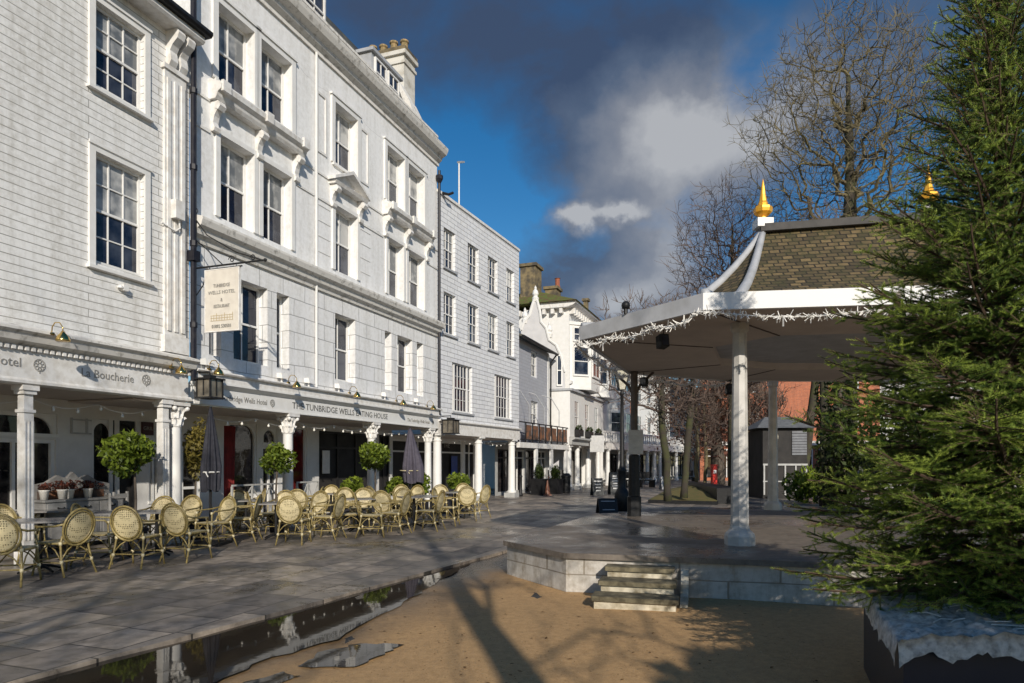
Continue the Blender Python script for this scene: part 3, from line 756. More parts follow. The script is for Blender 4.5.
rf = MB(); rf.poly([(U0,-.4,10.04),(U1+.05,-.4,10.04),(U1+.05,4.5,12.6),(U0,4.5,12.6)]); rf.build('roof', M['slate_dark'], b1)
# ground floor
yb = 1.8
gw = MB(); hs1 = [(-2.6,-1.2,.5,2.55), (-.9,.55,.5,2.0), (-.9,.55,2.08,2.5), (1.32,2.42,.05,2.55)]
hs1 = [(-2.7,fb.u(-40,yb),.45,2.5), (fb.u(-30,yb),fb.u(56,yb),.75,2.02), (fb.u(-30,yb),fb.u(58,yb),2.12,2.5), (fb.u(92,yb),U1-.12,.05,2.46)]
wall_holes(gw, U0, U1-.02, FZ-.02, 2.775, hs1, yb, .12); gw.build('shop_wall', M['stucco'], b1)
for i, h in enumerate(hs1): shop_bay(b1, h[0]+.003, h[1]-.003, h[2]+.003, h[3]-.003, yb+.08, 1 if i not in (1,) else 2, arch=i in (2,3), pane='shop')
bm = MB()
for k in (0, .32): bm.box(fb.u(70,yb)+k, fb.u(70,yb)+k+.03, yb-.04, yb-.002, 2.15, 2.45)
bm.box(fb.u(69,yb), fb.u(90,yb), yb-.045, yb-.041, 2.40, 2.43); bm.box(fb.u(69,yb), fb.u(90,yb), yb-.045, yb-.041, 2.14, 2.17); bm.build('wall_bracket', M['grey_trim'], b1)
square_column(b1, .42, .06, 2.778, .15); square_column(b1, -2.55, .06, 2.778, .15); square_column(b1, 3.04, .06, 2.778, .15)
ab = MB(); ab.box(3.10, 3.32, -.20, -.052, 6.25, 6.60); ab.path([(3.25,-.12,6.25),(3.27,-.12,6.1),(3.18,-.10,6.02),(2.9,-.06,6.1)], .02, 5); ab.build('junction_box', M['trim'], b1)
al = MB(); al.box(2.04, 2.14, -.10, -.002, 4.62, 4.72); al.lathe([(.05,0),(.05,.03),(.03,.05)], 2.0, -.06, 8, 4.65); al.build('sensor', M['white'], b1)

# ================================================================== HOTEL
fh = Fac(190, 13.55, 437, 24.0); L = fh.L
hb = fh.root('white_stucco_hotel', 'white four-storey hotel with ashlar first floor, heavy cornice and lettered fascia over a columned arcade', 'building')
w3 = [(.72,1.80,9.55,11.18),(2.02,3.10,9.55,11.18),(4.90,5.98,9.55,11.18),(7.62,8.70,9.55,11.22),(8.95,10.08,9.55,11.22)]
w2 = [(.78,1.80,6.72,8.45),(2.09,3.10,6.72,8.45),(4.92,5.98,6.72,8.45),(7.68,8.65,6.72,8.45),(8.97,10.10,6.72,8.45)]
w1 = [(.50,.84,3.80,5.58),(1.20,2.28,3.80,5.58),(2.60,3.05,3.80,5.58),(4.95,5.92,3.80,5.58),(7.53,7.93,3.80,5.58),(8.30,9.28,3.80,5.58),(9.60,10.05,3.80,5.58)]
wall_holes(MB(), .002, L, 3.30, 6.05, w1, 0, .30).build('wall', M['ashlar'], hb)
wall_holes(MB(), .002, L, 6.05, 12.02, w2+w3, 0, .26).build('wall', M['ashlar_up'], hb)
for pl_ in ([(L,0,2.76),(L,1.8,2.76),(L,1.8,0),(L,8,0),(L,8,12.8),(L,0,12.8)], [(.002,0,9),(.002,8,9),(.002,8,12.8),(.002,0,12.8)]): MB().poly(pl_).build('side_wall', M['ashlar_up'], hb)
for a, b, c, d in w3+w2: sash(hb, a, c, b-a, d-c, .19, 2, 1, fr=.06, gb=.03)
for a, b, c, d in w1:
    sash(hb, a, c, b-a, d-c, .23, 2 if b-a > .6 else 1, 1, fr=.055, gb=.028, net=False)
# architraves
for a, b, c, d in w3:
    s = MB(); s.box(a-.15, a-.002, -.05, .02, c, d+.13); s.box(b+.002, b+.15, -.05, .02, c, d+.13); s.box(a-.002, b+.002, -.048, .02, d+.002, d+.13); s.box(a-.19, b+.19, -.08, .02, d+.132, d+.18); s.box(a-.10,b+.10,-.07,.15,c-.07,c-.002)
    s.build('architrave', M['white'], hb)
for a, b, c, d in w2:
    s = MB(); s.box(a-.13, a-.002, -.045, .02, c, d+.11); s.box(b+.002, b+.13, -.045, .02, c, d+.11); s.box(a-.002, b+.002, -.043, .02, d+.002, d+.11); s.build('architrave', M['white'], hb)
for a, b in ((4.12,4.55),(6.15,6.58)):
    pn = MB(); pn.box(a, a+.06, -.03, .01, 9.55, 11.1); pn.box(b-.06, b, -.03, .01, 9.55, 11.1); pn.box(a+.06, b-.06, -.028, .01, 11.04, 11.1); pn.box(a+.06, b-.06, -.028, .01, 9.55, 9.61); pn.build('panel_moulding', M['stucco'], hb)
for a, b in ((0.003,.5),(3.35,4.0),(4.12,4.72),(6.2,7.4),(10.35,11.1)):
    for zz in (9.0, 8.35): MB().box(a, b, -.028, .01, zz, zz+.05).build('band_moulding', M['stucco'], hb)
for k in range(4):
    for a, b in ((4.2,4.72),(6.18,6.7)): MB().box(a, b, -.012, .01, 7.0+k*.4, 7.02+k*.4).build('groove_moulding', M['stucco'], hb)
# hoods over the second-floor windows with scroll brackets
def console(u, z0, z1, parent):
    h = z1-z0
    k = MB(); k.run([(0,z0),(-.06,z0),(-.09,z0+.12*h),(-.06,z0+.3*h),(-.09,z0+.5*h),(-.17,z0+.7*h),(-.21,z0+.86*h),(-.17,z1),(0,z1)], u-.075, u+.075)
    for t in (.14, .82): k.lathe([(.045,-.09),(.045,.09)], 0, 0, 8)
    kk = MB(); kk.run([(0,z0),(-.06,z0),(-.09,z0+.12*h),(-.06,z0+.3*h),(-.09,z0+.5*h),(-.17,z0+.7*h),(-.21,z0+.86*h),(-.17,z1),(0,z1)], u-.075, u+.075)
    kk.run([(-.12,z1-.16),(-.2,z1-.2),(-.26,z1-.12),(-.22,z1-.03),(-.12,z1-.03)], u-.09, u+.09); kk.run([(-.05,z0-.02),(-.1,z0+.0),(-.12,z0+.07),(-.06,z0+.1)], u-.09, u+.09)
    return kk.build('bracket', M['trim'], parent)
for us, a, b in (((.62,1.95,3.26), .48, 3.42), ((7.52,8.82,10.25), 7.38, 10.40)):
    h = MB(); h.run([(0,9.04),(-.18,9.04),(-.22,9.10),(-.24,9.16),(-.32,9.22),(-.34,9.32),(-.30,9.36),(-.06,9.46),(0,9.46)], a, b)
    for u in us: h.box(u-.11, u+.11, -.37, -.302, 9.18, 9.40)
    h.build('hood', M['trim'], hb)
    for u in us: console(u, 8.42, 9.03, hb)
h = MB(); h.run([(0,8.92),(-.20,8.92),(-.24,9.0),(0,9.0)], 4.66, 6.24)
for s in (1,-1):
    cx = 5.45; p = [(cx-s*.86,9.002),(cx-s*.86,9.08),(cx,9.52),(cx,9.42)]
    b_ = len(h.v); h.v += [(x,0,z) for x,z in p]+[(x,-.26,z) for x,z in p]
    h.f += [(b_,b_+1,b_+2,b_+3),(b_+7,b_+6,b_+5,b_+4)]+[(b_+i,b_+4+i,b_+4+(i+1)%4,b_+(i+1)%4) for i in range(4)]
h.build('pediment', M['trim'], hb)
for u in (4.80, 6.10): console(u, 8.35, 8.91, hb)
# string course, main cornice, parapet
MB().run([(0,6.0),(-.05,6.0),(-.07,6.08),(-.16,6.14),(-.19,6.24),(-.28,6.29),(-.32,6.40),(-.32,6.45),(-.05,6.52),(0,6.52)], .0, L+.02).build('string_course', M['ledge'], hb)
MB().run([(0,12.0),(-.05,12.0),(-.05,12.1),(-.16,12.18),(-.18,12.26),(-.34,12.34),(-.40,12.46),(-.42,12.54),(-.40,12.57),(-.0,12.60)], 0, L+.06).build('cornice', M['ledge'], hb)
MB().box(0, L, -.02, .22, 12.602, 12.98).build('parapet', M['stucco'], hb)
MB().box(.0, L, -.05, .25, 12.982, 13.05).build('coping', M['ledge'], hb)
# attic
at = MB(); at.run([(.30,12.9),(.95,14.3),(1.5,14.55),(6,14.55),(6,12.9)], .1, L-.9); at.build('roof', M['slate_dark'], hb)
mc = MB(); mc.run([(.26,12.9),(.55,13.9),(.95,14.62),(1.05,14.62),(.75,13.8),(.42,12.9)], L-.98, L-.62); mc.run([(.30,12.9),(.5,13.6),(.8,14.2),(4.5,14.2),(4.5,12.9)], L-.62, L-.05); mc.build('party_wall', M['ledge'], hb)
def dormer(u0, u1, z0, z1, nwin):
    d = MB(); d.box(u0, u1, .32, 2.0, z0, z1); d.box(u0-.08, u1+.08, .22, 2.0, z1+.002, z1+.10); o = d.build('dormer', M['lead'], hb)
    wv = (u1-u0-.16)/nwin
    for k in range(nwin):
        a = u0+.08+k*wv; sash(hb, a+.05, z0+.12, wv-.1, z1-z0-.22, .245, 2, 1, fr=.05, net=False)
dormer(3.85, 5.0, 12.9, 14.1, 1); dormer(7.3, 9.0, 12.9, 13.95, 2)
yc = 1.0; yd = 3.1
c0 = fh.u(404, yc); c1 = c0+.8; zc = fh.z(404,54,yc)
ch = MB(); ch.box(c0, c1, yc, yd, 12.9, zc)
ch.box(c0-.05, c1+.05, yc-.05, yd+.05, zc-.30, zc-.2); ch.box(c0-.09, c1+.09, yc-.09, yd+.09, zc+.002, zc+.14)
cho = ch.build('chimney', M['chimney'], hb)
ms = MB(); ms.box(c0-.07, c1+.07, yc-.07, yd+.07, zc+.142, zc+.28); ms.build('chimney_cap', M['oldstone'], cho)
for k in range(5):
    pt = MB(); pt.lathe([(.13,0),(.16,.03),(.13,.08),(.12,.36+.05*(k%2)),(.16,.40+.05*(k%2)),(.15,.46+.05*(k%2))], c0+.4, yc+.2+(yd-yc-.4)*k/4, 10, zc+.26); pt.build('chimney_pot', M['pot'], cho)
# fascia over the arcade
fa = MB(); fa.box(.05, L-.02, -.05, .12, 2.80, 3.12); fa.run([(.12,3.122),(-.06,3.122),(-.12,3.17),(-.16,3.20),(-.16,3.24),(0,3.24)], .02, L); fa.box(.05, L-.02, -.07, .12, 2.765, 2.798)
fas2 = fa.build('fascia', M['white'], hb)
lg = MB(); lg.run([(0,3.242),(-.13,3.242),(-.13,3.40),(0,3.40)], .02, L); lg.run([(0,3.402),(-.20,3.402),(-.22,3.43),(-.20,3.46),(0,3.47)], .0, L+.02); lg.build('ledge', M['trim'], hb)
zt = 2.96
def fac_text(f, body, pxa, pxb, z, size, mat, parent, y=-.055):
    a, b = f.u(pxa), f.u(pxb); return text(body, size, mat, parent, ((a+b)/2, y, z), width=b-a)
fac_text(fh, 'The Tunbridge Wells Hotel', 209, 265, zt-.01, .17, M['pale_letters'], fas2); emblem(.085, M['pale_letters'], fas2, (fh.u(270.5), -.056, zt))
fac_text(fh, 'THE TUNBRIDGE WELLS EATING HOUSE', 290.5, 386, zt, .22, M['letters'], fas2)
fac_text(fh, 'The Tunbridge Wells Hotel', 406, 428, zt-.01, .15, M['pale_letters'], fas2); emblem(.07, M['pale_letters'], fas2, (fh.u(431.5), -.056, zt))
MB().box(-1.2, L, .122, 2.0, 2.74, 2.764).build('soffit', M['soffit'], hb)
for px in (179.5, 292, 375, 431): corinthian(hb, fh.u(px), .12, 2.762)
# pipes
MB().path([(-.06,-.15,3.2),(-.06,-.15,9.6),(-.06,-.15,13.5)], .055, 8).build('downpipe', M['pipe'], hb)
pj = MB()
for z in (4.3,5.9,7.4,8.9): pj.lathe([(.075,-.05),(.075,.05)], -.06, -.15, 8, z)
pj.box(-.14,.02,-.24,-.06,5.55,5.75); pj.build('pipe_collar', M['pipe'], hb)
MB().path([(4.05,-.06,3.5),(4.05,-.06,12.0)], .03, 6).build('downpipe', M['white'], hb)
dp = MB().path([(L-.06,-.12,3.2),(L-.06,-.12,11.8)], .05, 8); dp.lathe([(.05,-.15),(.13,.0),(.13,.12)], L-.06, -.12, 8, 11.5); dp.build('downpipe', M['pipe'], hb)
# arcade back wall, y = 1.8
yb = 1.8
uu = lambda px: fh.u(px, yb)
hs2 = [(uu(223),uu(257),.10,2.60),(uu(262.5),uu(278),.05,2.02),(uu(263),uu(277.5),2.12,2.52),(uu(291),uu(307),.35,2.60),(uu(319),uu(374),.05,2.55),(uu(381),uu(404),.35,2.58),(uu(406),uu(427),.05,2.58)]
hs2 = [(fh.u(113,yb),uu(136),.05,2.46),(uu(149),uu(160),.75,1.9),(uu(166),uu(200),.6,2.3)] + hs2[:5] + [(uu(379),L-.15,.05,2.55)]
wall_holes(MB(), fh.u(109,yb), L, FZ-.02, 2.74, hs2, yb, .12).build('shop_wall', M['stucco'], hb)
spec = [(1,(),'interior',True),(2,(),'shop',False),(2,(1.0,),'shop',False),(1,(.75,),'shop',True),(2,(.8,),'shop',False),(1,(),'shop',True),(1,(),'red_glass',False),(3,(2.05,),'interior',False),(2,(2.0,),'interior',False)]
for h, (c_, r_, p_, a_) in zip(hs2, spec): shop_bay(hb, h[0]+.003, h[1]-.003, h[2]+.003, h[3]-.003, yb+.07, c_, r_, pane=p_, arch=a_, frame='white' if p_ != 'interior' else 'black', fr=.06)
sg = MB(); sg.box(fh.u(142,yb-.03), fh.u(153,yb-.03), yb-.05, yb-.002, 2.18, 2.46); sg = sg.build('shop_sign', simple('maroon_sign', (.06,.012,.014), (.045,.01,.012)), hb)
text('GRILL', .11, M['pale_letters'], sg, ((fh.u(142,yb)+fh.u(153,yb))/2-.005, yb-.056, 2.32), width=.3)
rc = MB(); a = uu(223)+.08
for k in range(7): rc.path([(a+k*.055, yb+.06, .3),(a+k*.055+.03*math.sin(k), yb+.055, 1.4),(a+k*.06, yb+.06, 2.5)], .04, 6)
rc.build('red_curtain', simple('red_cloth', (.24,.02,.018), (.12,.012,.012), 3, .8), hb, True)
MB().box(uu(322), uu(329), yb-.03, yb-.002, 1.25, 1.95).build('menu_board', M['potwhite'], hb)

# ================================================================== TILED BUILDING
ft = Fac(437, 24, 519, 30.84); LT = ft.L
tb = ft.root('pale_tiled_house', 'flat-fronted three-storey house hung with pale wall tiles, plain round columns below', 'building')
wt = [(.48,1.36,8.60,10.02),(2.38,3.32,8.60,10.02),(4.18,5.12,8.60,10.02),(6.05,6.90,8.60,10.02),
      (.48,1.40,6.22,7.72),(2.38,3.32,6.22,7.72),(4.18,5.12,6.22,7.72),(6.05,6.90,6.22,7.72),(1.12,2.75,3.46,5.27),(4.82,6.60,3.46,5.27)]
wall_holes(MB(), .02, LT, 3.05, 11.10, wt, 0, .14).build('wall', M['tiles_white'], tb)
for pl_ in ([(LT,0,2.6),(LT,1.9,2.6),(LT,1.9,0),(LT,7,0),(LT,7,11.1),(LT,0,11.1)], [(.02,0,3),(.02,7,3),(.02,7,11.1),(.02,0,11.1)]): MB().poly(pl_).build('side_wall', M['tiles_white'], tb)
MB().box(0, LT+.02, -.05, .3, 11.102, 11.2).build('coping', M['trim'], tb)
for i, (a, b, c, d) in enumerate(wt):
    if i < 8: sash(tb, a, c, b-a, d-c, .08, 3, 2, fr=.06, gb=.018, net=i % 3 == 0)
    else:
        sash(tb, a, c, .28, d-c, .07, 1, 2, fr=.05, gb=.016, net=False); sash(tb, a+.282, c, b-a-.564, d-c, .07, 4, 2, fr=.05, gb=.016, net=False); sash(tb, b-.28, c, .28, d-c, .07, 1, 2, fr=.05, gb=.016, net=False)
    MB().box(a-.08, b+.08, -.07, .05, c-.07, c-.003).build('sill', M['lead'], tb)
MB().run([(.1,2.60),(-.04,2.60),(-.04,3.02),(-.14,3.06),(-.14,3.10),(.1,3.14)], .02, LT).build('fascia', M['grey_trim'] if False else M['trim'], tb)
MB().box(0, LT, .1, 2.0, 2.575, 2.598).build('soffit', M['soffit'], tb)
def tuscan(parent, u, y, z1, r=.16, mat='white'):
    c = MB(); c.box(u-r*1.6, u+r*1.6, y-r*1.6, y+r*1.6, FZ-.02, .24); o0 = c.build('plinth', M['grey_trim'], None)
    d = MB(); d.lathe([(r*1.3,.242),(r*1.3,.30),(r*1.05,.34),(r,.42),(r*.97,1.2),(r*.88,z1-.30),(r*.88,z1-.26),(r*1.05,z1-.25),(r*1.05,z1-.22),(r*.9,z1-.20),(r*.92,z1-.12),(r*1.2,z1-.06)], u, y, 18)
    d.box(u-r*1.3, u+r*1.3, y-r*1.3, y+r*1.3, z1-.058, z1-.002); o = d.build('column', M[mat], parent); o0.parent = o
    return o
for px in (440.5, 481.5, 514.5): tuscan(tb, ft.u(px), .14, 2.598)
yb = 1.9; uu = lambda px: ft.u(px, yb)
hs3 = [(.08, uu(463), .30, 2.45), (uu(465), uu(480), .30, 2.45), (uu(482), LT-.1, .05, 2.40)]
wall_holes(MB(), .05, LT, FZ-.02, 2.575, hs3, yb, .12).build('shop_wall', M['stucco'], tb)
for h, c_ in zip(hs3, (3, 3, 2)): shop_bay(tb, h[0]+.003, h[1]-.003, h[2]+.003, h[3]-.003, yb+.07, c_, (2.0,), frame='white', pane='interior', fr=.07)
MB().box(uu(451), uu(457), yb-.02, yb-.002, 1.05, 1.85).build('blue_banner', M['blue'], tb)
text('THE', .28, M['pale_letters'], tb, (uu(446.5), yb-.01, 2.28), width=.5)
yc = 2.6; c0, c1 = ft.u(455, yc), ft.u(474, yc); zc = ft.z(465, 222, yc)
ch = MB(); ch.box(c0, c1, yc, yc+.8, 10.6, zc); ch.box(c0-.06, c1+.06, yc-.06, yc+.86, zc+.002, zc+.12); cho = ch.build('chimney', M['brick'], tb)
for k in range(3): MB().lathe([(.17,0),(.2,.05),(.16,.12),(.15,.55),(.19,.6),(.18,.68)], c0+.2+(c1-c0-.4)*k/2, yc+.4, 10, zc+.12).build('chimney_pot', M['redpot'], cho)
hl = MB(); hl.path([(ft.u(441),-.05,11.15),(ft.u(441)+.1,-.25,11.1),(ft.u(441)+.25,-.35,11.2)], .05, 6); hl.build('gutter_outlet', M['black'], tb)

# ================================================================== LOW HOUSE WITH ROOF TERRACE
fl = Fac(519, 32.4, 549, 37.2); LL = fl.L
lb = fl.root('low_slate_hung_house', 'low grey slate-hung house behind the roof terrace, with sloping eaves', 'building')
wl = [(fl.u(531),fl.u(537),fl.z(533,377),fl.z(533,351)), (fl.u(531),fl.u(538),fl.z(533,426),fl.z(533,401))]
wall_holes(MB(), -.6, LL, 2.5, 7.5, wl, 0, .12).build('wall', M['slate_hung'], lb)
MB().poly([(LL,0,2.5),(LL,6,2.5),(LL,6,7.5),(LL,0,7.5)]).build('side_wall', M['stucco'], lb)
for a, b, c, d in wl: sash(lb, a, c, b-a, d-c, .07, 2, 2, fr=.07)
MB().box(LL-.3, LL, -.03, .02, 2.53, 7.4).build('corner_board', M['white'], lb)
r_ = MB(); r_.run([(-.35,7.45),(-.35,7.55),(5,9.2),(5,9.0)], -.6, LL+.25); r_.build('roof', M['slate_dark'], lb)
MB().path([(-.6,-.4,7.46),(LL+.3,-.4,7.46)], .07, 6).path([(LL+.1,-.38,7.4),(LL+.02,-.1,7.0),(LL+.02,-.08,3.0)], .05, 6).build('gutter', M['black'], lb)
fc = Fac(519, 30.95, 568.5, 37.3); LC = fc.L
cb = fc.root('terrace_shopfront', 'low shop front on thin white posts carrying a roof terrace with rusty screens', 'building')
MB().box(0, LC, -.05, .12, 2.26, 2.50).build('beam', M['trim'], cb)
MB().box(0, LC, .12, 1.7, 2.40, 2.52).build('terrace_deck', M['lead'], cb)
for px in (536.7, 552, 566.5): 
    u = fc.u(px); p = MB(); p.box(u-.13, u+.13, -.02, .10, FZ-.02, 2.258); p.box(u-.16,u+.16,-.05,.118,FZ-.02,.25); p.build('post', M['white'], cb)
rl = MB(); z0 = 2.52
for k in range(9):
    u = LC*k/8; rl.box(u-.025, u+.025, 0, .05, z0, 3.42)
rl.box(0, LC, .0, .05, 3.42, 3.47)
rl.box(0, LC, .005, .045, 2.62, 2.66); rl.build('railing', M['black'], cb)
sc_ = MB()
for k in range(1, 8): sc_.box(LC*k/8+.06, LC*(k+1)/8-.06, .055, .08, 2.68, 3.34)
sc_.build('screen', M['rust'], cb)
for px in (530, 545, 560):
    u = fc.u(px); hp = MB(); hp.path([(u,.05,3.42),(u,.05,4.3),(u-.25,.4,4.95),(u-.7,1.0,5.15),(u-1.0,1.4,4.9)], .022, 4); hp.build('awning_hoop', M['silver'], cb)
hh = [(.3,1.7,.2,2.2),(1.9,3.5,.2,2.2),(3.7,5.2,.05,2.2),(5.4,LC-.3,.2,2.2)]
wall_holes(MB(), 0, LC, FZ-.02, 2.4, hh, 1.2, .1).build('shop_wall', M['grey_trim'], cb)
for i, h in enumerate(hh): shop_bay(cb, h[0]+.003, h[1]-.003, h[2]+.003, h[3]-.003, 1.26, 2, (1.8,), frame='white' if i % 2 else 'black', pane='shop')

# ================================================================== ORNATE VILLA WITH BAYS, AND ITS PROJECTING SHOP
fv = Fac(569, 38.6, 626, 54.0); LV = fv.L
vb = fv.root('ornate_bay_fronted_villa', 'white ornate villa with stacked bay windows under a mossy roof and lichened chimneys', 'building')
ZV = 10.3
wall = MB(); wall.box(0, LV, 0, 7, 2.7, ZV); wall.box(.1, LV, 1.9, 7, 0, 2.69); wall.build('wall', M['white'], vb)
MB().run([(0,ZV),(-.35,ZV+.1),(-.5,ZV+.22),(-.5,ZV+.34),(2,ZV+.34),(2,ZV)], -.4, LV).build('cornice', M['trim'], vb)
MB().run([(0,6.0),(-.15,6.05),(-.15,6.2),(0,6.25)], .0, LV).build('band', M['trim'], vb)
for k in range(24): MB().box(.1+k*.5, .28+k*.5, -.34, -.002, ZV-.30, ZV-.002).build('eaves_bracket', M['trim'], vb)
for k in range(12): MB().box(-.002-.34, -.002, .3+k*.5, .48+k*.5, ZV-.30, ZV-.002).build('eaves_bracket', M['trim'], vb)
rv = MB(); b_ = len(rv.v)
rv.v += [(-.6,-.6,ZV+.32),(LV,-.6,ZV+.32),(LV,7.4,ZV+.32),(-.6,7.4,ZV+.32),(2.6,2.6,ZV+1.75),(LV,2.6,ZV+1.75),(LV,4.2,ZV+1.75),(2.6,4.2,ZV+1.75)]
rv.f += [(0,1,5,4),(3,0,4,7),(2,3,7,6),(4,5,6,7),(0,3,2,1)]; rvo = rv.build('roof', M['mossroof'], vb)
def chim(pxa, pxb, ptop, d, depth, z0, pots, mat, parent_fac, parent):
    # d: distance of the stack from the viewpoint, brought into the facade frame
    a = Vector(((pxa-512)/F*d, d)); b = Vector(((pxb-512)/F*d, d)); zt = EYE+(HY-ptop)*d/F
    o = thing('tmp', None, None); bpy.data.objects.remove(o)
    def loc(p): q = p-parent_fac.p0; return q.dot(parent_fac.t), -q.dot(parent_fac.n)
    ua, ya = loc(a); ub, yb_ = loc(b); cu, cy = (ua+ub)/2, (ya+yb_)/2; wd = (b-a).length/2*.82
    m = MB(); m.box(cu-wd, cu+wd, cy-wd*.8, cy+wd*.8, z0, zt-.18); m.box(cu-wd-.1, cu+wd+.1, cy-wd*.8-.1, cy+wd*.8+.1, zt-.178, zt)
    c = m.build('chimney', mat, parent)
    for k in range(pots): MB().lathe([(.14,0),(.17,.06),(.13,.12),(.13,.6),(.17,.66),(.15,.72)], cu-wd*.5+wd*k, cy, 9, zt).build('chimney_pot', M['redpot'], c)
chim(519, 543, 266, 41.5, 0, ZV, 0, M['oldstone'], fv, vb); chim(544, 562, 288, 43.5, 0, ZV, 0, M['oldstone'], fv, vb)
chim(583, 589, 299, 50, 0, ZV, 0, M['oldstone'], fv, vb)
pm = fv; q = Vector(((557.5-512)/F*43.5, 43.5))-fv.p0; MB().lathe([(.17,0),(.2,.06),(.15,.14),(.15,.55),(.2,.6)], q.dot(fv.t), -q.dot(fv.n), 9, EYE+(HY-288)*43.5/F).build('chimney_pot', M['redpot'], vb)
def bay(parent, u0, u1, z0, z1, d=.9, c=.55):
    m = MB(); m.prism([(u0,.0),(u0+c,-d),(u1-c,-d),(u1,.0)], z0, z1)
    m.prism([(u0-.08,0),(u0+c-.06,-d-.12),(u1-c+.06,-d-.12),(u1+.08,0)], z1+.002, z1+.18)
    m.build('bay', M['white'], parent)
    ang = math.atan2(-d, c); ln = math.hypot(c, d)
    def faces(zw, hw):
        sash(parent, u0+c+.12, zw, u1-u0-2*c-.24, hw, -d-.085, 2, 1, fr=.08, net=True)
        sash(parent, u0+.13*c-.055, zw, ln*.74, hw, -d*.13-.06, 1, 1, fr=.08, rot=ang, net=False)
        # far canted face
        sash(parent, u1-c+.14*c+.06, zw, ln*.74, hw, -d+.14*d-.055, 1, 1, fr=.08, rot=-ang, net=False)
    return faces
us_ = [(.15, 4.2), (5.0, 9.0), (9.9, 13.9)]
for i, (a, b) in enumerate(us_):
    fcs = bay(vb, a, b, 5.75 if i < 2 else 3.0, 8.7 if i else 9.4, 1.0, 1.0)
    if i == 2: fcs(3.6, 1.55)
    fcs(6.5, 1.7)
    if i == 0: fcs(8.45, .85)
# pinnacled gable wall in front of the villa
gd = 37.9
gx = lambda px: (px-512)/F*gd
gz = lambda py: EYE+(HY-py)*gd/F
gb = thing('scrolled_gable_house', 'grey gabled house front with scrolled white parapet and pinnacle, between low house and villa', 'building', (0,gd,0))
prof = [(521,470),(521,330),(524,322),(529,316),(532,306),(534,300),(537,300),(540,312),(541,322),(546,328),(549,340),(556,345),(561,356),(565,372),(566,470)]
m = MB(); n = len(prof); 
m.v += [(gx(a),0,gz(b)) for a,b in prof]+[(gx(a),.35,gz(b)) for a,b in prof]
m.f.append(tuple(range(n))); m.f.append(tuple(range(n,2*n))[::-1]); m.f += [(i,n+i,n+(i+1)%n,(i+1)%n) for i in range(n)]
m.build('wall', M['grey_trim'] if False else simple('grey_render', (.46,.46,.47), (.40,.40,.41), 3), gb)
cp = MB(); cp.path([(gx(a),-.02,gz(b)) for a,b in prof[1:-1]], .08, 6); 
for a, b in ((535.5,296),(549.5,332),(525,318)):
    cp.lathe([(.15,-.3),(.2,-.1),(.12,0),(.18,.12),(.14,.3),(.06,.4),(.08,.47),(.01,.6)], gx(a), .1, 10, gz(b))
cp.build('parapet', M['white'], gb)
sash(gb, gx(556.5), gz(386), .32, gz(355)-gz(386), -.085, 1, 1, fr=.06, net=False)

fs = Fac(570, 37.2, 603, 44.8); LS = fs.L
pb = fs.root('projecting_shop_wing', 'cream two-storey shop wing with three tall windows over black window boxes', 'building')
wp = [(fs.u(574.6)+k*(fs.u(594.5)-fs.u(574.6))/2, fs.u(574.6)+k*(fs.u(594.5)-fs.u(574.6))/2+.85, 3.25, 5.05) for k in range(3)]
wall_holes(MB(), 0, LS, 2.9, 5.5, wp, 0, .06).build('wall', M['stucco'], pb)
for pl_ in ([(0,0,2.4),(0,3.2,2.4),(0,3.2,5.5),(0,0,5.5)], [(LS,0,0),(LS,3.2,0),(LS,3.2,5.5),(LS,0,5.5)]): MB().poly(pl_).build('side_wall', M['white'], pb)
MB().box(-.08, LS+.08, -.14, 3.0, 5.502, 5.62).build('roof', M['lead'], pb)
for a, b, c, d in wp:
    sash(pb, a, c, b-a, d-c, .0, 2, 2, fr=.05, gb=.018, net=False)
    wb = MB(); wb.box(a-.05, b+.05, -.30, -.004, 3.05, 3.4); wb = wb.build('window_box', M['black'], pb)
    pts, tn = ball_pts(160, ((a+b)/2, -.16, 3.5), (.48,.16,.2), seed=int(a*10)); leaves('foliage', pts, .07, M['leaf_dark'], wb, tn)
MB().run([(0,2.55),(-.12,2.55),(-.12,2.78),(-.3,2.86),(-.3,2.95),(0,3.0)], -.05, LS).build('cornice', M['grey_trim'], pb)
MB().box(0, LS, 0, 1.4, 2.50, 2.548).build('soffit', M['soffit'], pb)
for px in (571.5, 579.6, 590.2, 600.2): tuscan(pb, fs.u(px), .15, 2.5, .15)
hh = [(.3,2.4,.2,2.3),(2.7,4.6,.05,2.3),(4.9,LS-.3,.2,2.3)]
wall_holes(MB(), 0, LS, FZ-.02, 2.5, hh, 1.4, .1).build('shop_wall', M['grey_trim'], pb)
for h in hh: shop_bay(pb, h[0]+.003, h[1]-.003, h[2]+.003, h[3]-.003, 1.46, 2, (1.8,), frame='black', pane='shop')

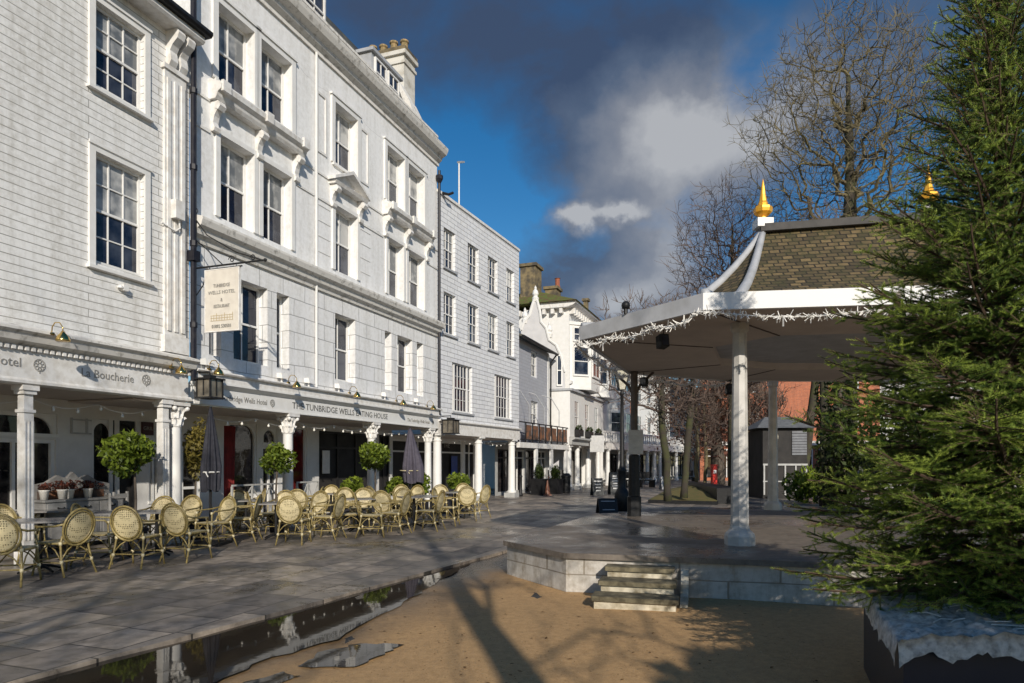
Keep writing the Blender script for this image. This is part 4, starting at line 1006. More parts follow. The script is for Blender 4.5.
# ================================================================== FAR ROW (bends to the right)
fr_ = Fac(603, 44.8, 738, 76.0); LR = fr_.L
row = [(603, 627, 11.0, 'white', 'white', 'white terrace house with tall sash windows beyond the villa', 3),
       (627, 635, 10.2, 'brick', 'white', 'narrow red brick house front just behind the lamp post', 1),
       (635, 653, 10.8, 'stucco', 'grey_trim', 'cream house with brown-framed upper windows right of the dark post', 3),
       (653, 664, 9.8, 'brick', 'white', 'red brick house showing beside the mossy tree trunk', 1),
       (664, 690, 9.4, 'white', 'white', 'white house seen between the two mossy trunks', 3),
       (690, 716, 9.0, 'stucco', 'white', 'pale house behind the red-twigged tree', 3),
       (716, 742, 9.2, 'white', 'white', 'white house closing the far end of the arcade', 3)]
for i, (pa, pb_, zt, wm, wf, lab, nw) in enumerate(row):
    ua, ub = fr_.u(pa), fr_.u(pb_); wdt = ub-ua
    w0 = fr_.w(ua)
    rt = thing('terraced_house', lab, 'building', w0, fr_.ang, 'houses along the far arcade')
    ys = 2.6
    W = MB(); W.box(0.01, wdt-.01, ys, ys+7, 2.9, zt); W.build('wall', M[wm], rt)
    MB().run([(ys,zt-.3),(ys-.35,zt-.2),(ys-.4,zt),(ys,zt+.05)], 0, wdt).build('cornice', M['trim'], rt)
    MB().run([(ys-.2,zt),(ys+3.5,zt+1.6),(ys+7,zt)], 0.02, wdt-.02).build('roof', M['slate_dark'], rt)
    for zz, hh_ in ((3.9,1.6),(6.6,1.5),(8.9,1.1)):
        if zz+hh_ > zt-.3: continue
        for k in range(nw):
            sash(rt, wdt*(k+.5)/nw-.5, zz, 1.0, hh_, ys-.085, 2, 1, fr=.09, mat=wf, net=(k+i) % 2 == 0)
    MB().box(0, wdt, -.05, ys, 2.45, 2.9).build('arcade_roof', M['trim'], rt)
    bl = MB(); bl.box(0, wdt, -.02, .10, 3.55, 3.68); k = 0
    while k*.42 < wdt-.1: bl.lathe([(.07,0),(.09,.15),(.05,.35),(.07,.62)], k*.42+.2, .04, 6, 2.92); k += 1
    bl.build('balustrade', M['stucco' if i != 1 else 'white'], rt)
    n = max(2, int(wdt/1.9))
    for k in range(n):
        c = MB(); u = wdt*(k+.5)/n; c.lathe([(.2,FZ),(.2,.25),(.15,.3),(.13,2.3),(.2,2.38),(.2,2.449)], u, .12, 10); c.build('column', M['white'], rt)
    W = MB(); W.box(0.01, wdt-.01, ys-.6, ys-.4, FZ-.02, 2.45); W.build('shop_wall', M['grey_trim'], rt)
    for k in range(n):
        u = wdt*k/n; shop_bay(rt, u+.2, u+wdt/n-.2, .35, 2.2, ys-.72, 2, (1.75,), frame='white' if (k+i) % 2 else 'black', pane='shop')

# brick house behind the bandstand, frontal
fbk = Fac(700, 58, 1010, 54)
bk = fbk.root('red_brick_house', 'tall orange-red brick house glimpsed behind the kiosk under the bandstand roof', 'building')
LB = fbk.L
wb_ = []
for k in range(10): wb_ += [(1.2+k*2.6, 2.2+k*2.6, 4.4, 6.1), (1.2+k*2.6, 2.2+k*2.6, 7.4, 9.0)]
wb_ = [w_ for w_ in wb_ if w_[1] < LB-.5 and not (5.2 < w_[0] < 9.2)]
wall_holes(MB(), 0, LB, 0, 10.5, wb_, 0, .1).build('wall', M['brick'], bk)
for a, b, c, d in wb_: sash(bk, a, c, b-a, d-c, .05, 2, 2, fr=.09, net=False)
MB().run([(-.3,10.5),(4,13),(8,10.5)], 0, LB).build('roof', M['slate_dark'], bk)
MB().run([(0,2.9),(-.2,3.0),(-.2,3.3),(0,3.35)], 0, LB).build('band', M['trim'], bk)
MB().path([(fbk.u(835),-.1,0),(fbk.u(835),-.1,10.4)], .09, 6).build('downpipe', M['black'], bk)
for k in range(8): shop_bay(bk, .5+k*3, 3.0+k*3, .3, 2.7, -.08, 3, (2.1,), frame='white', pane='shop')
frh = Fac(880, 42, 1240, 34)
rh = frh.root('white_shop_house', 'white house front mostly hidden behind the fir tree', 'building')
MB().box(0, frh.L, 0, 8, 0, 6.5).build('wall', M['white'], rh)
MB().run([(-.3,6.5),(4,8.3),(8,6.5)], 0, frh.L).build('roof', M['slate_dark'], rh)
for k in range(8):
    if 1+k*2.6+1.1 < frh.L: sash(rh, 1+k*2.6, 3.6, 1.1, 1.7, -.085, 2, 2, fr=.08); shop_bay(rh, .6+k*2.6, 2.9+k*2.6, .3, 2.5, -.06, 2, (2.0,), pane='shop')

# ================================================================== BANDSTAND
CB = Vector((5.77, 12.0, 0))
bs = thing('bandstand', 'octagonal bandstand with white fascia, mossy tiled roof and wide concrete platform', 'bandstand', tuple(CB))
lo = (-CB.x, -CB.y, 0)
PL = [(.672,8.5),(-.07,9.78),(1.85,14.84),(4.1,15.9),(5.6,17.0),(7.6,17.4),(10.4,16.0),(11.4,12.2),(9.9,8.3),(6.9,6.75)]
ctr = Vector((5.6,12.2))
def scale_poly(ps, off):
    out = []
    n = len(ps)
    for i, p in enumerate(ps):
        a, b, c = Vector(ps[i-1]), Vector(p), Vector(ps[(i+1) % n])
        n1 = Vector((-(b-a).y, (b-a).x)).normalized(); n2 = Vector((-(c-b).y, (c-b).x)).normalized()
        m = (n1+n2); m = m/m.dot(n1)*1.0 if m.length > .01 else n1
        out.append((b.x+m.x*off*1.0, b.y+m.y*off*1.0))
    return out
MB().prism(PL, -.05, .405).build('plinth_wall', M['plinth'], bs, loc=lo)
MB().prism(scale_poly(PL, .05), .407, .475).build('platform', M['deck'], bs, loc=lo)
# steps
e = Vector((.9635,-.268)); o_ = Vector((-.268,-.9635)); p0 = Vector((.672,8.5))+e*.92
st = thing('steps', 'three mossy stone steps with flaking white risers at the platform front', 'steps', (p0.x, p0.y, 0), math.atan2(e.y, e.x))
for k in range(3):
    z = .365-.12*k; y0 = -.08-.27*k if False else -.30*(k+1); wd = .40+.035*k
    sb_ = MB(); sb_.box(-wd+.03, wd-.03, y0+.04, -.055 if k == 0 else y0+.335, -.03, z-.052); r1 = sb_.build('riser', M['steprise'], st)
    t = MB(); bv = .012
    t.prism([(-wd,y0+bv),(-wd+bv,y0),(wd-bv,y0),(wd,y0+bv),(wd,y0+.33 if k else -.052),(-wd,y0+.33 if k else -.052)], z-.05, z); t.build('tread', M['stonestep'], st)
cw = MB(); cw.run([(-.056,-.03),(-.62,-.03),(-.60,.03),(-.35,.10),(-.2,.24),(-.056,.34)], .475, .56); cw.build('cheek_wall', M['steprise'], st)
# roof canopy
RP = [(2.35,8.4),(1.03,10.5),(2.45,14.5),(5.0,15.9),(8.3,15.9),(10.4,13.3),(10.0,9.6),(8.3,7.55)]
ZS, ZF = 3.49, 3.68
inner = scale_poly(RP, -.07)
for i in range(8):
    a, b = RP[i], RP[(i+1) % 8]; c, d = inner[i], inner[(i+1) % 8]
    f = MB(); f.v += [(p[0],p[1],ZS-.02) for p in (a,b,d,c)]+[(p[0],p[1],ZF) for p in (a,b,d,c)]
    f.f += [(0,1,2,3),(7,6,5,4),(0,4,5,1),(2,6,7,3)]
    f.build('fascia', M['fascia_w'] if i == 7 else M['fascia_shade'], bs, loc=lo)
hole = [(CB.x+(p[0]-CB.x)*.52, CB.y+(p[1]-CB.y)*.50) for p in RP]
sf = MB()
for i in range(8):
    j = (i+1) % 8
    sf.poly([(*inner[i],ZS),(*inner[j],ZS),(*hole[j],ZS),(*hole[i],ZS)]); sf.poly([(*hole[i],ZS),(*hole[j],ZS),(*hole[j],ZS+.5),(*hole[i],ZS+.5)])
sf.poly([(*p,ZS+.5) for p in hole]); sf.build('soffit', M['soffit'], bs, loc=lo)
for i in (0,1,2,3,7):
    a, b = inner[i], hole[i]; MB().bar((*a,ZS-.006),(*b,ZS-.006),.025,.01).build('soffit_batten', M['postbrown'], bs, loc=lo)
E1, E2, ZR = Vector((4.50,12.25)), Vector((7.10,11.65)), 5.74
ps = [0,.05,.11,.18,.26,.36,.48,.63,.80,.985]
def rpt(i, p):
    E_ = E1 if i in (0,1,2,3) else E2; r = Vector(RP[i]); q = E_+(r-E_)*p
    return (q.x, q.y, ZF-.02+(ZR-ZF)*(1-p)**2.35)
rf = MB()
for i in range(8):
    j = (i+1) % 8
    for k in range(len(ps)-1):
        if k == 0 and (i in (0,1,2,4,5,6)): rf.poly([rpt(i,ps[0]), rpt(j,ps[1]), rpt(i,ps[1])])
        else: rf.poly([rpt(i,ps[k]), rpt(j,ps[k]), rpt(j,ps[k+1]), rpt(i,ps[k+1])])
ro = rf.build('roof', M['rooftiles'], bs, loc=lo)
uvl = ro.data.uv_layers.new(name='UVMap'); fi = 0
arc = {}
for i in range(8):
    j = (i+1) % 8; mid = [(Vector(rpt(i,p))+Vector(rpt(j,p)))/2 for p in ps]; al_ = [0]
    for a, b in zip(mid, mid[1:]): al_.append(al_[-1]+(b-a).length)
    arc[i] = al_
for i in range(8):
    j = (i+1) % 8; ed = (Vector(RP[j])-Vector(RP[i])).normalized()
    for k in range(len(ps)-1):
        pl_ = ro.data.polygons[fi]; fi += 1
        n_ = len(pl_.vertices); ks = [k,k+1,k+1] if n_ == 3 else [k,k,k+1,k+1]
        for li, kk_ in zip(pl_.loop_indices, ks):
            v_ = ro.data.vertices[ro.data.loops[li].vertex_index].co
            uvl.data[li].uv = (Vector((v_.x,v_.y)).dot(ed), -arc[i][kk_])
MB().prism(scale_poly(RP, -.02), ZF-.06, ZF-.03).build('canopy_top', M['lead'], bs, loc=lo)
for i in range(8):
    hp = MB(); pts = [Vector(rpt(i,p))+Vector((0,0,.035)) for p in ps]; 
    hp.path(pts, [.06,.062,.066,.072,.078,.084,.088,.088,.085,.06], 6); hp.build('hip_flashing', M['lead'], bs, True, loc=lo)
rg = MB(); rg.bar((E1.x-.05,E1.y,ZR+.03),(E2.x+.05,E2.y,ZR+.03),.26,.13); rg.build('ridge_cap', simple('dark_ridge', (.075,.07,.066), (.05,.047,.045), 5, .8), bs, loc=lo)
for E_ in (E1, E2):
    q = MB(); q.box(E_.x-.14, E_.x+.14, E_.y-.14, E_.y+.14, ZR+.05, ZR+.20); fo = q.build('finial_base', M['white'], bs, loc=lo)
    g = MB(); g.lathe([(.045,0),(.06,.02),(.055,.05),(.12,.09),(.155,.125),(.165,.18),(.16,.22),(.12,.245),(.085,.26),(.09,.29),(.072,.33),(.05,.45),(.03,.60),(.015,.68),(.001,.74)], E_.x, E_.y, 8, ZR+.20)
    g.build('finial', M['gold'], fo)
def bcol(x, y, r=.115, mat='pillar', z0=.475):
    c = MB(); c.lathe([(r*1.75,0),(r*1.75,.12),(r*1.62,.16),(r*1.15,.21),(r*1.1,.24),(r*1.04,.26),(r*.80,ZS-z0-.16),(r*.80,ZS-z0-.14),(r*1.05,ZS-z0-.10),(r*1.05,ZS-z0-.003)], x, y, 8, z0)
    return c.build('column', M[mat], bs, loc=lo)
for x, y in ((3.10,9.30),(6.15,16.1),(8.75,9.0),(9.6,13.6)): bcol(x, y)
pp = MB(); pp.lathe([(.075,0),(.075,2.6),(.075,ZS-.477)], 2.55, 14.25, 10, .475)
for s in (-1,1): pp.path([(2.55,14.25,2.95),(2.55+s*.12,14.25+.02,3.2),(2.55+s*.42,14.25+.1,ZS-.004)], .03, 5)
po = pp.build('post', M['postbrown'], bs, loc=lo)
wr = MB(); wr.lathe([(.145,0),(.145,.40),(.12,.42),(.115,1.25),(.10,1.27)], 2.55, 14.25, 10, .476); wr.build('post_wrap', M['black'], po)
ns = MB(); ns.box(2.40,2.70,14.06,14.09,1.76,2.26); ns = ns.build('notice', M['silver'], po)
for k, t in enumerate(('BANDSTAND', 'NOTICE')): pass
ln = MB()
for k in range(5): ln.box(2.42, 2.68-.05*(k % 2), 14.056, 14.0595, 1.85+k*.07, 1.87+k*.07)
ln.build('lettering', M['grey_trim'], ns)

# icicle-light garland clipped under the fascia
gl = thing('light_garland', 'white tinsel light garland strung under the bandstand fascia', 'garland', tuple(CB))
rg_ = random.Random(5); cab = MB(); lt = MB()
def along(a, b, k): return (a[0]+(b[0]-a[0])*k, a[1]+(b[1]-a[1])*k)
for i in (7, 0, 1, 2):
    a, b = RP[i], RP[(i+1) % 8]; ctrl = Vector((CB.x,CB.y))
    Lg = math.dist(a, b); n = int(Lg*115); nb = 8; pts = []
    out_ = Vector((-(b[1]-a[1]), b[0]-a[0])).normalized()*.05
    def gz_(k): return ZS-.05-.07*abs(math.sin(k*PI*3))-.05*math.sin(k*PI)
    for q in range(41):
        k = q/40; p = along(a, b, k); pts.append((p[0]+out_.x, p[1]+out_.y, gz_(k)))
    cab.path(pts, .008, 4)
    for q in range(n):
        k = rg_.random(); p = along(a, b, k); s = Vector((p[0]+out_.x, p[1]+out_.y, gz_(k)))
        d = Vector((rg_.gauss(0,1), rg_.gauss(0,1), rg_.gauss(-.15,.8))).normalized()*rg_.uniform(.04,.10)
        lt.path([s-d*.3, s+d], [.0062,.0045], 3)
    for q in range(int(Lg*.5)):
        k = rg_.random(); p = along(a, b, k); z = gz_(k); lt.path([(p[0]+out_.x,p[1]+out_.y,z),(p[0]+out_.x,p[1]+out_.y,z-rg_.uniform(.1,.22))], .012, 3)
cab.build('cable', M['tinsel'], gl, loc=lo); lt.build('lights', M['tinsel'], gl, loc=lo)['kind'] = 'stuff'
# lamps and speakers fixed to the bandstand
def flood(name, label, x, y, z, rz, s=1.0, cat='floodlight'):
    r = thing(name, label, cat, (x,y,z), rz)
    MB().path([(0,0,.12*s),(0,0,0),(.09*s,0,-.02*s),(.09*s,0,-.12*s)], .012*s, 4).path([(0,0,0),(-.09*s,0,-.02*s),(-.09*s,0,-.12*s)], .012*s, 4).build('bracket', M['black'], r)
    b = MB(); b.run([(-.05*s,-.20*s),(.08*s,-.24*s),(.10*s,-.04*s),(-.03*s,0)], -.085*s, .085*s); b = b.build('housing', M['black'], r)
    MB().poly([(-.07*s,-.052*s,-.19*s),(.07*s,-.052*s,-.19*s),(.07*s,-.033*s,-.02*s),(-.07*s,-.033*s,-.02*s)]).build('glass', M['pane'], b); return r
flood('floodlight', 'black floodlight hanging under the bandstand fascia near its front corner', 2.12, 9.55, ZS-.10, R(30), .85)
flood('floodlight', 'small black floodlight at the top of the dark bandstand post', 2.72, 14.1, ZS-.14, R(-40), .8)
flood('loudspeaker', 'black loudspeaker box hung from the rear edge of the bandstand roof', 5.0, 15.65, ZS-.1, R(0), 1.0, 'loudspeaker')
cd = thing('dome_camera', 'small black dome camera standing on top of the bandstand side fascia', 'camera', (*along(RP[0],RP[1],.57), ZF))
MB().lathe([(.03,0),(.03,.07),(.06,.08)], 0, 0, 8).build('stem', M['black'], cd); MB().ball((0,0,.12), .062, 8).build('dome', M['black'], cd, True)

# ------------------------------------------------------------------ planter with white fleece, bottom right
pl = thing('tree_planter', 'dark navy box planter topped with crumpled white fleece, under the fir tree', 'planter', (2.20,3.84,0), R(-5))
PW, PD, PH = 2.3, 1.55, .58
bx_ = MB(); bx_.prism([(0,0),(PW,0),(PW+.15,PD),(.42,PD)], -.03, PH-.02)
bx_.build('box', M['navy'], pl)
nx, ny = 90, 70; fl_ = MB(); rr = random.Random(8)
from mathutils import noise as mnoise
def fz(x, y):
    v = Vector((x*5, y*5, 0)); a = mnoise.noise(v)*.030 + abs(mnoise.noise(v*2.3))*.035 + mnoise.noise(v*6)*.012
    return PH+.03+a+.035*math.sin(x*3)
for j in range(ny+1):
    for i in range(nx+1):
        s, t = i/nx, j/ny; x0 = .42*t; x = x0-.05+(PW-.1+.1)*s; y = -.05+(PD+.05)*t
        z = fz(x, y)
        fl_.v.append((x+.01*mnoise.noise(Vector((x*9,y*9,3))), y+.01*mnoise.noise(Vector((x*9,y*9,7))), z))
for j in range(ny):
    for i in range(nx): a = j*(nx+1)+i; fl_.f.append((a,a+1,a+nx+2,a+nx+1))
# ragged skirt on the front and the left
def skirt(idx, outv):
    prev = None
    for q, a in enumerate(idx):
        v = fl_.v[a]; drop = .085+.045*mnoise.noise(Vector((v[0]*6, v[1]*6, 9)))+.03*mnoise.noise(Vector((v[0]*25, v[1]*25, 2)))
        w_ = .012*mnoise.noise(Vector((v[0]*14, v[1]*14, 4)))
        b = len(fl_.v); fl_.v += [(v[0]+outv[0]*(.012+w_), v[1]+outv[1]*(.012+w_), v[2]-.02-drop*.4), (v[0]+outv[0]*(.016+w_), v[1]+outv[1]*(.016+w_), v[2]-.03-drop)]
        if prev is not None: fl_.f += [(prev[0], a, b, prev[1]), (prev[1], b, b+1, prev[2])]
        prev = (a, b, b+1)
skirt(range(nx+1), (0,-1)); skirt([j*(nx+1) for j in range(ny+1)], (-1,0))
fl_.build('fleece', M['fleece'], pl, True)
tr_ = MB(); rr = random.Random(4)
for k in range(70):
    x, y = rr.uniform(.2,PW), rr.uniform(0,PD); a = rr.uniform(-.5,.7); l = rr.uniform(.08,.3)
    tr_.path([(x,y,fz(x,y)+.006),(x+l*.5*math.cos(a),y+l*.5*math.sin(a)+.03,fz(x+l*.5*math.cos(a),y+l*.5*math.sin(a))+.012),(x+l*math.cos(a),y+l*math.sin(a),fz(x+l*math.cos(a),y+l*math.sin(a))+.006)], .0045, 3)
tr_.build('cord', M['tinsel'], pl)['kind'] = 'stuff'

# ------------------------------------------------------------------ kiosk
kd = 29.0; kx = lambda px: (px-512)/F*kd; kz = lambda py: EYE+(HY-py)*kd/F
kk = thing('kiosk', 'small kiosk with shallow lead hipped roof and slatted grey shutter beyond the bandstand', 'kiosk', (kx(785),kd,0), R(-6))
hw = (kx(811)-kx(761))/2
MB().box(-hw+.15, hw-.15, 0, 2.6, 0, 3.0).build('wall', M['interior'], kk)
r = MB(); b_ = 0; zr = kz(428)
r.v += [(-hw-.15,-.25,zr),(hw+.15,-.25,zr),(hw+.15,2.9,zr),(-hw-.15,2.9,zr),(-.5,1.3,zr+.55),(.5,1.3,zr+.55)]; r.f += [(0,1,5,4),(1,2,5),(2,3,4,5),(3,0,4),(0,3,2,1)]; r.build('roof', simple('kiosk_roof', (.16,.165,.17), (.10,.105,.11), 5, .7), kk)
sl = MB()
for k in range(9): sl.box(.28, hw-.18, -.04, -.005, kz(455)+k*.115, kz(455)+k*.115+.095)
sl.build('shutter', simple('kiosk_shutter', (.17,.18,.20), (.12,.125,.14), 5, .6), kk)
wd_ = MB()
for k in range(5): wd_.box(-hw+.2+k*(2*hw-.4)/4-.03, -hw+.2+k*(2*hw-.4)/4+.03, -.05, -.005, .2, 1.45)
wd_.box(-hw+.15, hw-.15, -.055, -.004, 1.45, 1.53); wd_.box(-hw+.15, hw-.15, -.055, -.004, .75, .80); wd_.build('counter_frame', M['grey_trim'], kk)
MB().ball((-.45,-.15,kz(437)), .14, 6, 1.3).build('lamp', M['lampglass'], kk)
text('ICES', .2, M['pale_letters'], kk, (.5,-.06,1.65)) if False else None

# ================================================================== CAFE CHAIRS AND TABLES
def make_chair():
    r = thing('bistro_armchair', 'x', 'chair', (0,0,0), 0, 'rattan bistro chairs on the terrace')
    ov = lambda k, a, b, zc: [(a*math.sin(t), -.225-.11*((b*-math.cos(t)+b)/(2*b)) - .045*(1-(math.sin(t))**2)*0, zc-b*math.cos(t)) for t in [2*PI*i/24 for i in range(24)]]
    bf = MB(); bf.path(ov(0,.235,.255,.665), .0165, 6, True); bf.path(ov(0,.20,.22,.665), .013, 5, True)
    bf.build('back_frame', M['rattan'], r, True)
    bk_ = MB(); base = 0
    rings = [.0,.33,.66,1.0]; 
    bk_.v.append((0,-.28-.02,.665))
    for q in rings[1:]:
        for i in range(24):
            t = 2*PI*i/24; zz = -math.cos(t)*.21*q; bk_.v.append((.19*q*math.sin(t), -.225-.11*((zz+.255)/.51)-.025*(1-q*q), .665+zz))
    for i in range(24): bk_.f.append((0,1+i,1+(i+1)%24))
    for k in range(2):
        for i in range(24): bk_.f.append((1+k*24+i,1+(k+1)*24+i,1+(k+1)*24+(i+1)%24,1+k*24+(i+1)%24))
    bk_.build('backrest', M['cane'], r, True)
    s = MB(); sp = []
    for i in range(24):
        t = 2*PI*i/24; c, d = math.cos(t), math.sin(t); f = lambda v: math.copysign(abs(v)**.55, v)
        sp.append((.235*f(c), .02+.225*f(d)))
    s.prism(sp, .445, .462); s.build('seat', M['cane'], r)
    sf_ = MB().path([(x*1.03,.02+(y-.02)*1.03,.45) for x, y in sp], .0165, 6, True); sf_.build('seat_frame', M['rattan'], r, True)
    for sx in (-1,1):
        for pts, rings in (([(sx*.215,.20,.66),(sx*.222,.21,.45),(sx*.235,.235,.2),(sx*.25,.27,0)], ((.236,.20,.235),(.210,.45,.222),(.203,.64,.216))),
                           ([(sx*.20,-.225,.56),(sx*.205,-.19,.45),(sx*.225,-.235,.2),(sx*.245,-.31,0)], ((-.237,.20,.226),(-.191,.45,.205)))):
            lg_ = MB().path(pts, [.016,.016,.015,.014], 6); k0 = len(lg_.f)
            for y, z, x in rings: lg_.lathe([(.022,-.024),(.026,0),(.022,.024)], sx*x, y, 7, z)
            lo_ = lg_.build('leg', [M['rattan'], M['binding']], r, True)
            for f_ in lo_.data.polygons[k0:]: f_.material_index = 1
        MB().path([(sx*.225,-.28,.72),(sx*.255,-.15,.69),(sx*.265,.05,.68),(sx*.25,.17,.675),(sx*.225,.205,.62)], .0155, 6).build('armrest', M['rattan'], r, True)
    t = MB()
    for sx in (-1,1): t.path([(sx*.236,.235,.19),(sx*.228,-.24,.19)], .011, 5)
    t.path([(-.236,.236,.21),(.236,.236,.21)], .011, 5); t.path([(-.226,-.236,.21),(.226,-.236,.21)], .011, 5)
    for y, yy in ((.235,.22),(-.235,-.20)):
        for sx in (-1,1): t.path([(sx*.232,y,.225),(sx*.13,(y+yy)/2,.35),(0,yy,.432)], .010, 5)
    for sx in (-1,1):
        for sy in (-1,1): t.path([(sx*.232,sy*.235,.225),(sx*.226,sy*.12,.36),(sx*.222,0,.43)], .009, 5)
    t.build('stretcher', M['rattan'], r, True)
    return r
chair0 = make_chair(); index_kids(chair0); used = [False]
chairs = [
 (10,8.75,14,'rattan armchair cut by the left edge of the photo, its back turned, nearest of all'),
 (20,10.7,-8,'rattan armchair standing behind the nearest chair, woven back turned to the viewer'),
 (32,11.9,172,'rattan armchair facing out beside the square column, only its arched back showing'),
 (64,9.55,72,'rattan armchair seen side-on facing left, between the two leftmost tables'),
 (99,10.6,-78,'rattan armchair facing right, its back touching the side-on armchair behind it'),
 (138,10.25,-4,'rattan armchair with its back square to the viewer below the first lollipop tree'),
 (155,12.5,178,'rattan armchair facing the viewer across the table under the first lollipop tree'),
 (187,10.9,-14,'rattan armchair with turned back standing in front of the paired columns'),
 (181,12.9,168,'rattan armchair half hidden behind another, right against the paired columns'),
 (236,15.4,195,'rattan armchair facing out just right of the dark folded parasol'),
 (250,16.2,120,'rattan armchair partly hidden in front of the red shop window'),
 (243,13.5,96,'rattan armchair with arched arms in front, standing right of the dark parasol'),
 (294,13.1,0,'rattan armchair with round pale back square to the viewer, below the second lollipop tree'),
 (281,15.2,180,'rattan armchair whose back top shows over a table, left of the slim column'),
 (299,16.4,10,'rattan armchair standing at the foot of the second slim column'),
 (327,13.9,78,'rattan armchair facing left with pale cane back, right of the pale round-backed chair'),
 (310,17.6,92,'rattan armchair side-on by the grey barrier under the lettered fascia'),
 (328,18.8,178,'rattan armchair at the back, before the dark shop opening'),
 (350,14.6,-72,'rattan armchair facing right with open arms, in front of the table before the dark opening'),
 (347,17.5,4,'rattan armchair just in front of the low bush by the dark opening'),
 (361,16.5,182,'rattan armchair facing out behind the table nearest the third lollipop tree'),
 (388,15.6,-18,'rattan armchair with tall pale back, below the third lollipop tree'),
 (394,14.9,76,'rattan armchair turned left beside the tall pale-backed chair, closest to the paving'),
 (379,18.4,-42,'rattan armchair angled at the foot of the third slim column'),
 (399,19.2,178,'rattan armchair below the mauve folded parasol, on its left'),
 (411,18.8,152,'rattan armchair below the mauve folded parasol, on its right'),
 (405,17.3,3,'rattan armchair behind the long table below the mauve folded parasol'),
 (429,15.6,74,'rattan armchair facing left at the near side of the last long table'),
 (447,16.8,-98,'rattan armchair facing right between the last two tables'),
 (439,19.0,180,'rattan armchair in front of the dark storage box'),
 (462,20.4,178,'rattan armchair in front of the clipped green hedge'),
 (467,18.3,4,'rattan armchair with its back to the viewer near the end of the terrace'),
 (477,19.2,58,'outermost rattan armchair, closest to the plain round column'),
 (214,12.5,150,'rattan armchair filling the gap at the foot of the dark folded parasol'),
 (264,14.7,-65,'rattan armchair facing right, between the dark parasol and the second lollipop tree'),
 (312,14.9,160,'rattan armchair facing out, right of the second slim column foot'),
 (371,14.3,-80,'rattan armchair facing right, nearest the paving left of the tall pale-backed chair'),
]
for px, d, rz, lab in chairs:
    if not used[0]: c = chair0; used[0] = True
    else: c = copy_tree(chair0)
    c.location = ((px-512)/F*d, d, .036); c.rotation_euler.z = R(rz); c['label'] = lab
def make_table():
    r = thing('cafe_table', 'x', 'table', (0,0,0), 0, 'grey cafe tables on the terrace')
    t = MB(); t.prism([(-.35,-.33),(-.33,-.35),(.33,-.35),(.35,-.33),(.35,.33),(.33,.35),(-.33,.35),(-.35,.33)], .715, .74); t.build('table_top', M['table'], r)
    MB().lathe([(.03,.04),(.03,.70),(.12,.714)], 0, 0, 10).build('pedestal', M['black'], r)
    f = MB()
    for k in range(4): a = PI/4+k*PI/2; f.path([(0,0,.09),(.15*math.cos(a),.15*math.sin(a),.07),(.30*math.cos(a),.30*math.sin(a),.015)], [.025,.022,.015], 5)
    f.build('foot', M['black'], r); return r
tab0 = make_table(); index_kids(tab0); ut = False
tables = [(40,9.75,20,'grey square cafe table between the chairs at the left edge'),(42,11.7,18,'grey cafe table beside the square column, behind the leftmost one'),
 (118,11.3,20,'grey cafe table left of the first lollipop tree stem'),(157,11.5,20,'grey cafe table in front of the paired columns'),
 (246,14.9,20,'dark-edged cafe table right of the dark folded parasol'),(276,13.9,20,'pale-topped cafe table behind the pale round-backed chair'),
 (331,18.0,20,'cafe table at the foot of the grey barrier before the dark opening'),(358,15.5,20,'pale-edged cafe table below the third lollipop tree'),
 (368,18.7,20,'cafe table at the back beside the third slim column'),(414,16.3,20,'cafe table below the mauve folded parasol'),(431,16.9,20,'cafe table joined on to the one below the mauve parasol'),
 (455,18.9,20,'last cafe table, in front of the clipped hedge')]
for px, d, rz, lab in tables:
    c = copy_tree(tab0) if ut else tab0; ut = True
    c.location = ((px-512)/F*d, d, .036); c.rotation_euler.z = R(rz); c['label'] = lab

# ================================================================== PARASOLS
def parasol(name, label, px, d, z0, z1, rmax, mat, tilt=0, seed=1, top=None):
    r = thing(name, label, 'parasol', ((px-512)/F*d, d, .036))
    MB().lathe([(.025,.05),(.025,z1)], 0, 0, 8).build('pole', M['black'], r)
    MB().box(-.3,.3,-.3,.3,0,.05).build('base', M['black'], r)
    c = MB(); n = 48; rows = 14; rd = random.Random(seed); ph = [rd.uniform(0,6) for _ in range(4)]
    for j in range(rows+1):
        t = j/rows; z = z1-(z1-z0)*t
        rr = rmax*(.12+.88*min(1, t*1.35)**.8)*(1-.18*max(0, t-.75)*4*.6)
        for i in range(n):
            a = 2*PI*i/n; k = 1+.26*math.sin(8*a+ph[0]+t*1.2)*min(1,t*2)+.09*math.sin(3*a+ph[1]+t*3)
            c.v.append((rr*k*math.cos(a)+tilt*t*.1, rr*k*math.sin(a), z+.03*math.sin(4*a+ph[2])*t))
    for j in range(rows):
        for i in range(n): l = (i+1) % n; c.f.append((j*n+i, j*n+l, (j+1)*n+l, (j+1)*n+i))
    c.f.append(tuple(range(n))); c.build('canopy', M[mat], r, True)
    tz = z0+(z1-z0)*.22
    MB().path([(rmax*1.02*math.cos(a)*1.05, rmax*1.05*math.sin(a), tz) for a in [2*PI*i/16 for i in range(16)]], .014, 4, True).path([(-.02,-rmax*1.08,tz),(.03,-rmax*1.12,tz-.09)], .012, 4).build('tie', M['binding'] if mat == 'mauve' else M['tinsel'], r)
    return r
parasol('folded_parasol', 'dark charcoal folded parasol tied with a white cord beside the paired columns', 210.5, 12.95, 1.02, 2.62, .155, 'charcoal', seed=2)
parasol('folded_parasol', 'mauve-grey folded parasol near the right end of the hotel arcade', 410, 20.3, .95, 2.58, .27, 'mauve', 1, 5)

